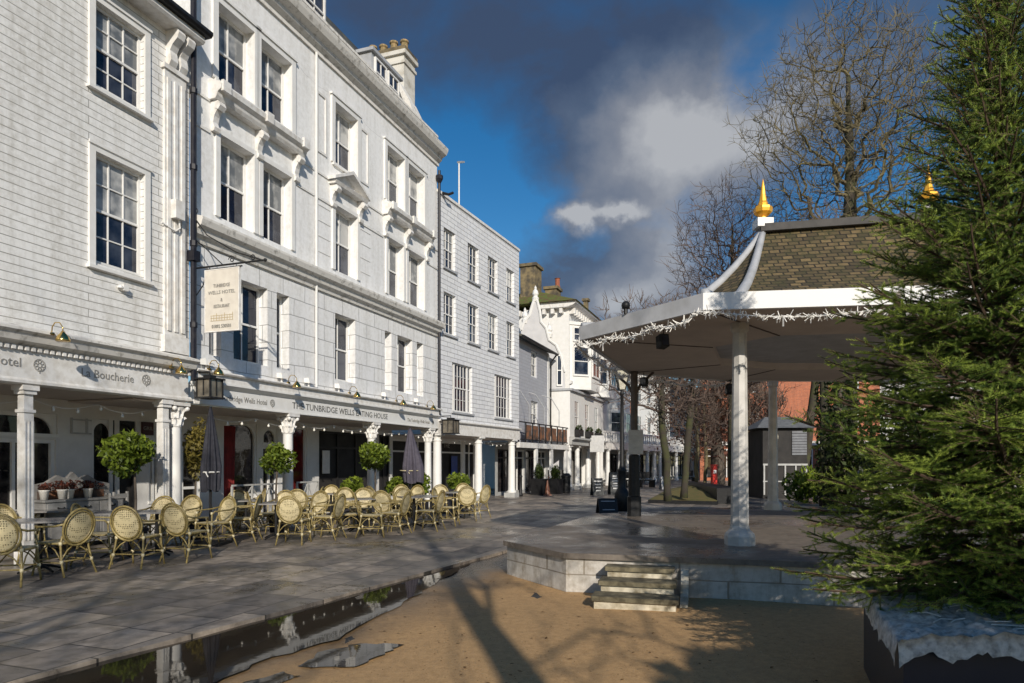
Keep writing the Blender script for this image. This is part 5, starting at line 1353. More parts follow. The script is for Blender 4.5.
# ================================================================== LAMPS, SIGNS ON THE FRONTS
def swan_lamp(label, f, px, zl, y=-.20, s=1.0):
    u = f.u(px, -.5); r = thing('swan_neck_lamp', label, 'wall lamp', f.w(u, y, zl), f.ang, 'brass swan-neck lamps over the fascias')
    MB().path([(0,0,0),(0,-.015,.11),(0,-.07,.17),(0,-.17,.165),(0,-.235,.09),(0,-.24,.02)], .009, 5).build('arm', M['brass'], r, True)
    MB().lathe([(.024,.024),(.036,.0),(.08,-.05),(.10,-.10),(.105,-.125),(.09,-.13)], 0, -.24, 14).build('shade', M['brass'], r, True)
    MB().lathe([(.04,-.02),(.05,0),(.04,.02)], 0, 0, 8).build('rose', M['brass'], r); return r
swan_lamp('brass swan-neck lamp above the left shop fascia, left of the lettering', fb, 62, 3.58, -.28)
swan_lamp('brass swan-neck lamp at the corner beside the black downpipe', fb, 184, 3.38, -.2)
swan_lamp('brass swan-neck lamp on the hotel ledge below the hanging sign', fh, 221, 3.47)
swan_lamp('brass swan-neck lamp on the hotel ledge above the second slim column', fh, 299, 3.47)
swan_lamp('brass swan-neck lamp on the hotel ledge between the second and third slim columns', fh, 359, 3.47)
swan_lamp('brass swan-neck lamp on the hotel ledge above the mauve parasol', fh, 405, 3.47)
swan_lamp('brass swan-neck lamp at the right end of the hotel ledge', fh, 435, 3.47)
for px, lab in ((208,'left of the brass lamp below the hanging sign'),(283,'left of the lamp over the second slim column'),(310,'right of the lamp over the second slim column'),(340,'under the single first-floor window'),(386,'below the first narrow window of the right-hand group'),(418,'below the last narrow window of the hotel')):
    r = thing('ledge_floodlight', 'white floodlight on the hotel ledge '+lab, 'floodlight', fh.w(fh.u(px,-.15), -.12, 3.475), fh.ang, 'white floodlights along the hotel ledge')
    MB().box(-.02,.02,-.02,.02,0,.09).build('stem', M['white'], r); h = MB().run([(-.10,.07),(.06,.09),(.06,.20),(-.07,.20)], -.11, .11).build('housing', M['white'], r)
def lantern(label, loc, rz, s=1.0, wall=True):
    r = thing('wall_lantern', label, 'lantern', loc, rz)
    w_ = .20*s; h = .42*s; f = MB()
    for i in (-1,1):
        for j in (-1,1): f.box(i*w_-.014, i*w_+.014, j*w_-.014, j*w_+.014, 0, h)
    for i in (-1,1):
        f.box(-.01, .01, i*w_-.01, i*w_+.01, .03, h); f.box(i*w_-.01, i*w_+.01, -.01, .01, .03, h)
    f.box(-w_-.03, w_+.03, -w_-.03, w_+.03, -.03, -.001); f.box(-w_-.04, w_+.04, -w_-.04, w_+.04, h, h+.03); f.prism([(-w_*.5,-w_*.5),(w_*.5,-w_*.5),(w_*.5,w_*.5),(-w_*.5,w_*.5)], h+.031, h+.09)
    f.path([(0,0,h+.08),(0,0,h+.16),(0,.55,h+.16)], .018, 5); f.build('frame', M['black'], r)
    g = MB(); g.box(-w_+.006, w_-.006, -w_+.006, w_-.006, .0, h-.002); g.build('glass', glassy('smoky_lantern_glass', (.05,.045,.035), (.16,.14,.11), 4, .1), r)
lantern('square black iron lantern at the corner above the paired columns', fh.w(.10,-.40,2.88), fh.ang, .82)
lantern('square black iron lantern at the right end of the hotel, by the tiled house', ft.w(ft.u(452,-.5),-.45,2.62), ft.ang, 1.05)
# hanging sign
hs_ = thing('hanging_sign', 'cream hotel signboard hanging from a scrolled iron bracket by the black downpipe', 'sign', fh.w(-.02,-.10,5.42), fh.ang)
br = MB(); br.path([(0,0,0),(0,-1.72,0)], .018, 6); br.path([(0,0,1.05),(0,-.35,.62),(0,-1.05,.22),(0,-1.68,.0)], .011, 5); br.path([(0,0,.62),(0,-.3,.38),(0,-.72,.02)], .011, 5); br.path([(0,0,-.62),(0,-.25,-.35),(0,-.35,-.02)], .011, 5)
for y, z, s in ((-.95,.09,.08),(-1.45,.07,.07),(-.06,1.12,.08)): br.path([(0,y+s*(1-k/14)*math.cos(k*.75), z+s*(1-k/14)*math.sin(k*.75)) for k in range(13)], .010, 4)
br.ball((0,-1.74,0), .035, 6); br.box(-.02,.02,-.02,.03,-.7,1.15); br.path([(0,-.30,-.06),(0,-1.20,-.06)], .016, 5); br.path([(0,-.42,0),(0,-.42,-.07)], .008, 4).path([(0,-1.06,0),(0,-1.06,-.07)], .008, 4); br.build('bracket', M['black'], hs_)
bd = MB(); bd.box(-.025,.025,-1.13,-.33,-1.27,-.09); bd = bd.build('board', M['signboard'], hs_)
fm = MB(); 
for y0, y1, z0, z1 in ((-1.15,-1.132,-1.29,-.07),(-.328,-.31,-1.29,-.07),(-1.131,-.329,-1.29,-1.272),(-1.131,-.329,-.088,-.07)): fm.box(-.03,.03,y0,y1,z0,z1)
fm.build('board_frame', M['trim'], hs_)
ir = (PI/2,0,-PI/2)
for t, z, wv, m_ in (('TUNBRIDGE',-.40,.40,'pale_letters'),('WELLS HOTEL',-.53,.66,'pale_letters'),('&',-.68,.05,'pale_letters'),('RESTAURANT',-.80,.38,'pale_letters'),('01892 530501',-1.19,.46,'letters')):
    text(t, .095, M[m_], bd, (-.03,-.73,z), rot=ir, width=wv)
sk = MB()
for k in range(3): sk.box(-.03,-.026,-1.0,-.46,-.98-.05*k,-.972-.05*k)
for k in range(9): sk.box(-.031,-.026,-1.0+k*.065,-.992+k*.065,-1.08,-.93-.03*(k%3))
sk.build('sketch', simple('ochre_print', (.42,.33,.18), (.36,.28,.15)), bd)
# strings of bulbs
def bulbs(label, f, pa, pb_, z, sags, y=.0, step=.42):
    ua, ub = f.u(pa), f.u(pb_); r = thing('bulb_string', label, 'string lights', f.w(ua, y, z), f.ang)
    n = int((ub-ua)/step); L_ = ub-ua; pts = []
    zz = lambda q: -.12*abs(math.sin(q*PI*sags))
    MB().path([(L_*k/40, .02*math.sin(k*.9), zz(k/40)) for k in range(41)], .006, 4).build('cable', M['white'], r)
    for k in range(n):
        q = (k+.5)/n; MB().lathe([(.010,0),(.011,-.02),(.025,-.04),(.030,-.06),(.02,-.08),(.003,-.088)], L_*q, 0, 8, zz(q)).build('bulb', M['bulblit'], r, True)
bulbs('string of white bulbs under the left shop soffit', fb, -30, 168, 2.62, 3, .4)
bulbs('string of white bulbs between the paired columns and the third slim column', fh, 214, 372, 2.60, 4, .25)
bulbs('string of white bulbs at the right end of the hotel arcade', fh, 380, 434, 2.60, 2, .25)
bulbs('string of white bulbs under the tiled house', ft, 442, 513, 2.47, 3, .3)

# ================================================================== ARCADE FURNITURE
def loc_on(f, px, y): return f.w(f.u(px, y), y, .036)
cbn = thing('sideboard', 'grey painted sideboard with carved crest standing inside the left arcade', 'sideboard', loc_on(fb, 78, 1.25), fb.ang)
m = MB(); m.box(-.78,.78,-.22,.22,.10,.86); m.box(-.82,.82,-.25,.24,.862,.90)
for s in (-1,1):
    for t in (-.18,.16): m.lathe([(.03,0),(.04,.06),(.03,.099)], s*.7, t, 8)
m.build('body', M['cabinet'], cbn)
for k in range(3):
    x = -.76+k*.515
    d = MB(); d.box(x+.01, x+.48, -.236, -.221, .66, .84); d.build('drawer', M['cabinet'], cbn); q = MB(); q.path([(x+.18,-.24,.76),(x+.21,-.26,.74),(x+.28,-.26,.74),(x+.31,-.24,.76)], .012, 4); q.build('handle', M['black'], cbn)
    d = MB(); d.box(x+.01, x+.48, -.234, -.221, .14, .63); d.box(x+.06, x+.43, -.246, -.2345, .20, .57); d.build('door', M['cabinet'], cbn)
hu = MB(); hu.box(-.76,.76,.12,.20,.902,1.15)
pts = [(-.76,1.15),(-.5,1.2),(-.3,1.32),(-.12,1.26),(0,1.38),(.12,1.26),(.3,1.32),(.5,1.2),(.76,1.15)]; b_ = len(hu.v)
hu.v += [(x,.12,z+.001) for x,z in pts]+[(x,.20,z+.001) for x,z in pts]; n = len(pts); hu.f += [tuple(range(b_,b_+n)), tuple(range(b_+n,b_+2*n))[::-1]]+[(b_+i,b_+n+i,b_+n+i+1,b_+i+1) for i in range(n-1)]
hu.build('crest', M['cabinet'], cbn)
fbx = thing('flower_trough', 'rust-brown trough of red flowers on the sideboard, behind the white pots', 'planter', fb.w(fb.u(72,1.32),1.32,.94), fb.ang)
MB().box(-.62,.62,-.05,.05,0,.14).build('trough', M['rust'], fbx)
pts, tn = ball_pts(400, (0,0,.2), (.64,.1,.12), seed=3); leaves('flowers', pts, .035, M['flower'], fbx, tn)
for k, px in enumerate((44,62,69.5,88)):
    p = thing('flower_pot', 'white flower pot on the sideboard, '+('leftmost of the row','second of the row','third, touching its neighbour','rightmost of the row')[k], 'pot', fb.w(fb.u(px,1.10),1.10,.94), fb.ang, 'white pots on the sideboard')
    MB().lathe([(.055,0),(.08,.15),(.086,.155),(.086,.17),(.07,.17)], 0, 0, 12).build('pot', M['potwhite'], p, True)
    pts, tn = ball_pts(90, (0,0,.21), (.09,.09,.06), seed=k+30); leaves('plant', pts, .03, M['flower'], p, tn)
def ladder_chair(px, y, rz, label):
    r = thing('wooden_chair', label, 'chair', loc_on(fb, px, y), fb.ang+R(rz), 'white wooden chairs in the left arcade')
    MB().box(-.2,.2,-.2,.2,.44,.47).build('seat', M['cabinet'], r)
    for i in (-1,1):
        MB().box(i*.18-.02,i*.18+.02,-.20,-.16,0,.438).build('leg', M['cabinet'], r); MB().box(i*.18-.02,i*.18+.02,.205,.245,0,.98).build('leg', M['cabinet'], r)
    b = MB(); 
    for z in (.6,.74,.88): b.box(-.158,.158,.21,.235,z,z+.06)
    b.build('backrest', M['cabinet'], r)
ladder_chair(121, .9, 60, 'pale wooden ladder-back chair right of the sideboard'); ladder_chair(131, 1.0, 10, 'pale wooden ladder-back chair below the first lollipop tree')
# barrier
def barrier(label, pa, pb_, y):
    ua, ub = fh.u(pa,y), fh.u(pb_,y); r = thing('cafe_barrier', label, 'barrier', fh.w(ua,y,.036), fh.ang); L_ = ub-ua
    m = MB(); n = max(2, int(L_/.55))
    for k in range(n+1): m.box(L_*k/n-.02, L_*k/n+.02, -.02, .02, 0, 1.0)
    m.box(0,L_,-.018,.018,1.001,1.04); m.box(0,L_,-.012,.012,.18,.21); m.build('frame', M['grey_trim'], r)
    q = MB()
    for k in range(n):
        a, b = L_*k/n+.03, L_*(k+1)/n-.03; q.bar((a,0,.24),(b,0,.96),.022,.022); q.bar((a,.023,.96),(b,.023,.24),.022,.022); q.path([((a+b)/2+.09*math.cos(t),-.012,.6+.09*math.sin(t)) for t in [2*PI*i/10 for i in range(10)]], .01, 4, True)
    q.build('lattice', M['grey_trim'], r)
barrier('grey lattice barrier in front of the red shop window', 232, 288, .75); barrier('grey lattice barrier right of the second slim column', 297, 318, .9)
# clipped trees in pots
def lollipop(label, px, d, zc, r_, stem=True, mat='leaf', n=2600, name='lollipop_tree', two=None, seed=0, sz=.06):
    t = thing(name, label, 'topiary tree', ((px-512)/F*d, d, .036), seed, 'lollipop trees along the arcade')
    MB().lathe([(.15,0),(.2,.34),(.22,.35),(.22,.40),(.18,.40)], 0, 0, 14).build('pot', M['charcoal'], t); MB().lathe([(.16,.33),(.02,.39)], 0, 0, 10).build('soil', M['soil'], t)
    tk = MB(); tk.path([(0,0,.36),(.02,.01,.9),(-.01,0,zc-.2),(.01,0,zc+.05)], [.028,.022,.02,.014], 6)
    for k in range(7):
        a = k*.9; tk.path([(0,0,zc-.15),(.5*r_[0]*math.cos(a),.5*r_[1]*math.sin(a),zc+.1*math.sin(k)),(.85*r_[0]*math.cos(a),.85*r_[1]*math.sin(a),zc+.2*math.sin(k*2))], [.012,.008,.004], 4)
    tk.build('trunk', M['bark'], t)
    ps_, tn_ = [], []
    for i, off in enumerate(two or (0,)):
        pts, tn = ball_pts(n, (off,0,zc), r_, .22, .75, seed+i); ps_.append(pts); tn_.append(tn)
    leaves('crown', np.concatenate(ps_), sz, M[mat], t, np.concatenate(tn_), .6); return t
lollipop('lollipop tree with loose bright crown beside the paired columns', 135, 12.0, 1.72, (.44,.42,.36), n=2000, seed=1)
lollipop('slim lollipop tree with yellowish mottled crown behind the dark parasol', 196, 13.9, 1.82, (.25,.25,.50), mat='leaf_gold', n=1100, seed=2)
lollipop('compact round lollipop tree left of the second slim column', 277, 15.4, 1.66, (.34,.34,.32), n=2400, seed=3, sz=.05)
lollipop('wide double-headed lollipop tree in front of the third slim column', 375, 18.4, 1.72, (.34,.34,.34), n=1700, two=(-.27,.30), seed=5)
def bush(label, px, d, dims, z, seed, box=None, mat='leaf', cat='shrub', name='potted_shrub'):
    t = thing(name, label, cat, ((px-512)/F*d, d, .036), fh.ang)
    w_, dp, h = box or (.36,.36,.36)
    if h > .05: 
        m = MB(); m.box(-w_/2,w_/2,-dp/2,dp/2,0,h); m.box(-w_/2-.02,w_/2+.02,-dp/2-.02,dp/2+.02,h+.001,h+.03); m.build('pot', M['charcoal'], t)
    pts, tn = ball_pts(900, (0,0,z), dims, .3, .3, seed); leaves('foliage', pts, .07, M[mat], t, tn, .5)
bush('low green shrub at the foot of the dark shop opening', 353, 18.9, (.38,.35,.34), .80, 1)
bush('low green shrub left of the mauve folded parasol', 398, 20.6, (.42,.35,.30), .80, 2)
bush('upright green shrub right of the mauve folded parasol', 421, 21.2, (.26,.26,.46), .85, 3)
bush('clipped green hedge in a long trough in front of the tiled house', 459, 22.6, (.75,.30,.34), .90, 4, (1.3,.4,.45), name='hedge_trough', cat='hedge')
bxs = thing('storage_box', 'dark grey wicker storage box at the foot of the fourth slim column', 'box', D(446,21.2,.036), fh.ang)
MB().box(-.45,.45,-.3,.3,0,.62).build('body', M['charcoal'], bxs); MB().prism([(-.48,-.33),(.48,-.33),(.48,.33),(-.48,.33)], .622, .70).build('lid', M['charcoal'], bxs)
bx2 = thing('menu_stand', 'grey box stand under the mauve folded parasol', 'stand', D(409,20.0,.036), fh.ang)
MB().box(-.28,.28,-.2,.2,0,.72).build('body', M['charcoal'], bx2); MB().box(-.32,.32,-.24,.24,.722,.75).build('top', M['table'], bx2)

# ================================================================== STREET FURNITURE
lp = thing('street_lamp', 'black Victorian street lamp with four-sided lantern beside the dark bandstand post', 'street lamp', G(622,512,.0)[:2]+(.036,))
lh = .98*EYE/(EYE)*1.0
d_ = G(622,512)[1]; lz = lambda py: EYE+(HY-py)*d_/F
m = MB(); m.lathe([(.24,0),(.24,.55),(.20,.62),(.16,.70),(.13,.75),(.13,1.25),(.16,1.3),(.10,1.36),(.075,1.5),(.06,3.0),(.05,lz(395)-.036),(.09,lz(395)),(.05,lz(393)),(.06,lz(390))], 0, 0, 12)
m.build('post', M['black'], lp, True)
zb, zt = lz(391), lz(372)
ln_ = MB(); 
for i in range(4):
    a = PI/4+i*PI/2; ln_.bar((.13*math.cos(a),.13*math.sin(a),zb),(.30*math.cos(a),.30*math.sin(a),zt),.03,.03)
ln_.prism([(.33*math.cos(PI/4+i*PI/2),.33*math.sin(PI/4+i*PI/2)) for i in range(4)], zt, zt+.05)
b_ = len(ln_.v); ln_.v += [(.32*math.cos(PI/4+i*PI/2),.32*math.sin(PI/4+i*PI/2),zt+.051) for i in range(4)]+[(.12*math.cos(PI/4+i*PI/2),.12*math.sin(PI/4+i*PI/2),zt+.35) for i in range(4)]
ln_.f += [(b_+i,b_+(i+1)%4,b_+4+(i+1)%4,b_+4+i) for i in range(4)]
ln_.lathe([(.12,0),(.14,.05),(.07,.12),(.05,.2),(.07,.25),(.01,.36)], 0, 0, 8, zt+.35); ln_.build('lantern_frame', M['black'], lp)
g = MB(); b_ = 0; g.v += [(.12*math.cos(PI/4+i*PI/2),.12*math.sin(PI/4+i*PI/2),zb+.01) for i in range(4)]+[(.285*math.cos(PI/4+i*PI/2),.285*math.sin(PI/4+i*PI/2),zt-.01) for i in range(4)]
g.f += [(i,(i+1)%4,4+(i+1)%4,4+i) for i in range(4)]; g.build('lantern_glass', M['lampglass'], lp)
def aboard(label, px, pyb, wpx, hpx, kind='chalk', rz=8, lines=4):
    x, y, _ = G(px, pyb); s = y/F; w_ = wpx*s/2; h = hpx*s
    r = thing('a_board', label, 'sign board', (x,y,.036), R(rz)); f = MB()
    for sg in (-1, 1):
        b_ = len(f.v); t = .05
        f.v += [(-w_,sg*.25-.02,0),(w_,sg*.25-.02,0),(w_,sg*.04-.02,h),(-w_,sg*.04-.02,h),(-w_,sg*.25+.02,0),(w_,sg*.25+.02,0),(w_,sg*.04+.02,h),(-w_,sg*.04+.02,h)]
        f.f += [tuple(b_+i for i in q) for q in ((0,3,2,1),(4,5,6,7),(0,1,5,4),(1,2,6,5),(2,3,7,6),(3,0,4,7))]
    f.build('panel', M[kind], r)
    tl = MB(); rd = random.Random(int(px))
    for k in range(lines):
        q = .25+.55*k/max(1,lines-1); yy = -.25+.21*q-.026; ww = w_*rd.uniform(.4,.75); z = h*q
        tl.poly([(-ww,yy-.002,z),(ww,yy-.002,z),(ww,yy+.05*.21/h-.002+.0,z+h*.06),(-ww,yy+.05*.21/h-.002,z+h*.06)])
    tl.build('lettering', M['silver'], r); return r
aboard('low black board with pale oval mark behind the bandstand platform', 607, 514.5, 19, 15, 'black', 6, 2)
aboard('dark green chalk board outside the cream shop wing', 597, 496, 11, 17, 'chalk', 10, 4)
aboard('tall framed chalk board with pale lettering left of the street lamp', 614, 495, 10, 22, 'chalk', 10, 6)
aboard('pale framed board beside the first mossy trunk', 664, 490, 8, 13, 'silver', 10, 2)
def seat_set(label, px, pyb, wpx):
    x, y, _ = G(px, pyb); s = y/F; w_ = wpx*s/2; r = thing('dark_bench', label, 'bench', (x,y,.036), R(30))
    MB().box(-w_,w_,-.25,.25,.40,.48).build('seat', M['black'], r); MB().box(-w_,w_,.2,.27,.55,.95).build('backrest', M['black'], r)
    for i in (-1,1): MB().box(i*w_*.9-.04,i*w_*.9+.04,-.22,.26,0,.398).build('leg', M['black'], r)
seat_set('black bench outside the arcade behind the dark bandstand post', 646, 488, 18); seat_set('black bench outside the arcade between lamp and post', 628, 488, 9); seat_set('black bench half hidden by the thin pale trunks', 690, 484, 14)
def trough(label, px, pyb, wpx, hpx, seed):
    x, y, _ = G(px, pyb); s = y/F; w_ = wpx*s/2; h = hpx*s; r = thing('black_planter', label, 'planter', (x,y,.036), R(60), 'black planters outside the terrace shop')
    m = MB(); m.prism([(-w_*.9,-.28),(w_*.9,-.28),(w_,.3),(-w_,.3)] if False else [(-w_*.95,-.3),(w_*.95,-.3),(w_*.95,.3),(-w_*.95,.3)], 0, h-.06); m.box(-w_,w_,-.34,.34,h-.058,h); m.build('box', M['black'], r)
    pts, tn = ball_pts(500, (0,0,h+.28), (w_*.8,.25,.38), .2, .5, seed); leaves('plant', pts, .08, M['leaf_dark'], r, tn, 1.2)
trough('black box planter left of the orange marker', 539.5, 495.5, 13, 16, 1); trough('black box planter right of the orange marker', 555, 494.5, 13, 15, 2)
bo = thing('bollard', 'short black bollard beside the last round column of the tiled house', 'bollard', G(520.5,497)[:2]+(.036,)); MB().lathe([(.11,0),(.11,.1),(.08,.15),(.08,.85),(.10,.88),(.10,.93),(.03,.98)], 0, 0, 10).build('post', M['black'], bo, True)
oc = thing('marker_cone', 'slim orange-brown marker between the two black planters', 'cone', G(547.5,496)[:2]+(.036,)); m = MB(); m.box(-.18,.18,-.18,.18,0,.04); m.lathe([(.14,.041),(.03,.7),(.02,.72)], 0, 0, 12); m.build('cone', M['orange'], oc)
bn = thing('black_bin', 'black litter bin at the right end of the terrace shop', 'bin', G(566,494)[:2]+(.036,)); m = MB(); m.lathe([(.2,0),(.22,.05),(.24,.8),(.26,.82),(.26,.88),(.15,1.0)], 0, 0, 12); m.build('body', M['black'], bn)
ss = thing('shop_sign_board', 'silver square sign hanging above the columns of the cream shop wing', 'sign', fs.w(fs.u(597,-.6),-.6,0), 0)
zz = fs.z(597,452,-.6); m = MB(); m.box(-.42,.42,-.02,.02,zz,zz+.98); m.build('board', M['silver'], ss); MB().path([(-.4,.0,zz+1.02),(.4,0,zz+1.02),(.4,.6,zz+1.02)], .02, 5).build('bracket', M['black'], ss)
rx = thing('red_cabinet', 'tall narrow bright red box beside the dark red-twigged tree trunk', 'cabinet', D(714,40,.036), R(10)); m = MB(); m.box(-.14,.14,-.14,.14,0,1.35); m.box(-.17,.17,-.17,.17,1.352,1.42); m.build('body', M['redpaint'], rx); MB().box(-.1,.1,-.148,-.142,.9,1.1).build('panel', M['white'], rx)
mst = thing('roof_mast', 'thin white mast with a slanted lamp head rising behind the tiled house', 'mast', ft.w(ft.u(459,3.5),3.5,10.2), ft.ang)
zt = ft.z(459,163,3.5)-10.2; MB().lathe([(.05,0),(.035,zt)], 0, 0, 8).build('pole', M['white'], mst); MB().bar((-.05,0,zt+.02),(.45,0,zt+.22),.16,.08).build('head', M['silver'], mst)
# raised bed
bd_ = thing('raised_bed', 'raised bed of leaf mulch with a black edge around the mossy trunks', 'planting bed', (7.8,28,0))
m = MB(); bp = [G(648,504)[:2],G(717,506)[:2],G(728,498)[:2],G(722,489)[:2],G(668,492)[:2]]
m.prism([(x-7.8,y-28) for x,y in bp], 0, .16); m.build('edge', M['black'], bd_)
mu = MB(); c = Vector((sum(p[0] for p in bp)/5-7.8, sum(p[1] for p in bp)/5-28)); 
for ring in range(6):
    for i in range(30):
        k = i/30*5; a, b = Vector(bp[int(k)]), Vector(bp[(int(k)+1)%5]); p = a.lerp(b, k-int(k))-Vector((7.8,28)); q = c.lerp(p, ring/5*.985)
        mu.v.append((q.x,q.y,.165+.30*(1-(ring/5)**2)+.04*math.sin(i*2.1+ring)*(ring<5)))
for ring in range(5):
    for i in range(30): l = (i+1)%30; mu.f.append((ring*30+i,ring*30+l,(ring+1)*30+l,(ring+1)*30+i))
mu.build('mulch', M['mulch'], bd_, True)
be = thing('black_edging', 'low black edging wall to the right of the raised bed', 'edging', D(717,25.4,0)); MB().prism([(0,0),(1.15,.15),(1.6,9),(1.2,9)], 0, .62).build('wall', M['black'], be)

# ================================================================== TREES
crown_tree('bare_tree', 'tall bare tree with rounded crown of fine twigs rising behind the bandstand roof', D(850,27,0), 12, (0,0,14.9), (4.3,3.8,4.4), 2300, clear=10.6, rmin=.0105, cm='twig_y', trunk_r=.27, tw=.5, twigs=3)
crown_tree('bare_tree', 'lower bare tree with fine purple twigs left of the near gold finial', D(733,33,0), 5, (0,0,11.4), (3.3,3,3.7), 1100, clear=6, rmin=.011, trunk_r=.2, tw=.55)
crown_tree('bare_tree', 'bare tree with purple twigs between the two gold finials, behind the tall one', D(800,35,0), 21, (1.5,0,11.5), (4.6,3,3.4), 1300, clear=7, rmin=.011, trunk_r=.2, tw=.55)
for px, py, sd, lab in ((668,501,3,'slim mossy-trunked tree with brown twigs, left of the pair in the raised bed'),(684,498,8,'slim mossy-trunked tree with brown twigs, right of the pair in the raised bed')):
    x, y, _ = G(px, py, .25); crown_tree('mossy_tree', lab, (x,y,.3), sd, ((-.3,0,4.9) if sd == 3 else (.4,.2,5.0)), (2.1,1.8,2.3), 520, clear=2.9, rmin=.012, trunk_r=.125, tw=.4, twigs=4, cm='twig')
for px, py, sd, lab in ((697,495,4,'thin pale sapling, left of the pair behind the raised bed'),(703,494,6,'thin pale sapling, right of the pair behind the raised bed')):
    x, y, _ = G(px, py); crown_tree('sapling', lab, (x,y,0), sd, (0,0,3.7), (1.3,1.1,2.0), 260, clear=1.7, rmin=.011, trunk_r=.09, tw=.35, tm='twig_y')
t = crown_tree('red_twigged_tree', 'dark tree with dense red-brown twigs and leaves behind the raised bed', D(718,42,0), 15, (-.3,0,5.2), (4.0,3.0,3.6), 900, clear=2.0, rmin=.016, trunk_r=.42, tw=.5, tm='bark', cm='redtwig')
pts, tn = ball_pts(6000, (-.4,0,4.9), (4.0,2.8,3.2), .1, .5, 4); leaves('leaves', pts, .09, M['leaf_brown'], t, tn)
t = crown_tree('russet_tree', 'russet-leaved small tree right of the red box, between the pale bandstand columns', D(733,47,0), 18, (0,0,4.6), (3.2,2.6,3.2), 500, clear=1.4, rmin=.016, trunk_r=.2, tw=.5, tm='bark', cm='redtwig')
pts, tn = ball_pts(2600, (0,0,4.4), (3.2,2.4,2.8), .1, .6, 6); leaves('leaves', pts, .10, M['leaf_brown'], t, tn)
t = bare_tree('ivy_clad_tree', 'ivy-clad trunk standing in front of the red brick house', D(826,24,0), 31, 9, .24, M['oak'], M['twig'], levels=3, spread=.8, first=.5, up=.3, nb=(3,4), lenk=.4)
g = np.random.default_rng(3); n = 1800; a = g.uniform(0,2*PI,n); z = g.uniform(.2,4.6,n); r_ = .26+.12*g.uniform(0,1,n)**2
leaves('ivy', np.stack([r_*np.cos(a), r_*np.sin(a), z],1), .07, M['leaf_dark'], t)
t = bare_tree('dark_tree', 'very dark trunk beside the fir tree, in front of the red brick house', D(840,21,0), 33, 8, .26, M['bark'], M['twig'], levels=3, spread=.8, first=.6, up=.3, nb=(3,4), lenk=.35)
n = 2200; a = g.uniform(0,2*PI,n); z = g.uniform(.1,4.2,n); r_ = .30+.2*g.uniform(0,1,n)**2; leaves('ivy', np.stack([r_*np.cos(a), r_*np.sin(a), z],1), .08, M['leaf_dark'], t, np.clip(g.uniform(-.6,.4,n),0,1))
t = bare_tree('brown_shrub_tree', 'twiggy grey-brown shrub tree between the two pale bandstand columns', D(746,36,0), 41, 5.5, .14, M['twig_y'], M['twig'], levels=4, spread=.75, first=.12, up=.3, nb=(4,6), lenk=.55, minr=.014)
def hedge(name, label, px, d, dims, z, n, seed, mat='leaf_dark', size=.12):
    t = thing(name, label, 'shrub', D(px,d,0)); pts, tn = ball_pts(n, (0,0,z), dims, .2, .4, seed); leaves('foliage', pts, size, M[mat], t, tn)
    MB().path([(0,0,0),(0,0,z)], [.06,.02], 5).build('stem', M['bark'], t)
hedge('garden_shrub', 'dark evergreen shrub behind the fir tree, right of the ivy-clad trunk', 905, 20, (2.4,1.5,1.9), 1.7, 3500, 3)
hedge('garden_shrub', 'green shrub at the foot of the kiosk', 806, 26, (.8,.6,.7), .7, 900, 5, 'leaf')

# shade trees behind the viewpoint: their shadows lie across the sand, chairs and left front
crown_tree('bare_tree', 'bare tree behind the viewpoint whose forked shadow lies on the sand', (2.05,-4.4,0), 51, (0,0,8.2), (2.6,2.6,4.2), 320, clear=4.5, rmin=.013, trunk_r=.17, twigs=2, tw=.5)
crown_tree('bare_tree', 'bare tree behind the viewpoint shading the cafe chairs', (-2.6,-10.5,0), 52, (0,0,8.2), (4.4,3.5,4.4), 900, clear=3.2, rmin=.016, trunk_r=.24, twigs=2, tw=.5)
crown_tree('bare_tree', 'bare tree behind the viewpoint shading the left house', (-7.2,-12.5,0), 53, (0,0,8.4), (3.6,3.2,4.4), 260, clear=4, rmin=.012, trunk_r=.2, twigs=2, tw=.5)
t = thing('added_shade_evergreen', 'unseen broad evergreen added behind the viewpoint to shade the planter and the lower fir branches', 'tree', (5.0,-3.9,0))  # unseen tree, added to keep sun off the planter and low fir branches
MB().path([(0,0,0),(.05,0,2.5),(0,.1,4.8)], [.2,.16,.06], 8).build('trunk', M['bark'], t)
pts, tn = ball_pts(6500, (0,0,3.0), (2.3,1.4,1.7), .1, .4, 9); leaves('crown', pts, .20, M['leaf_dark'], t, tn)

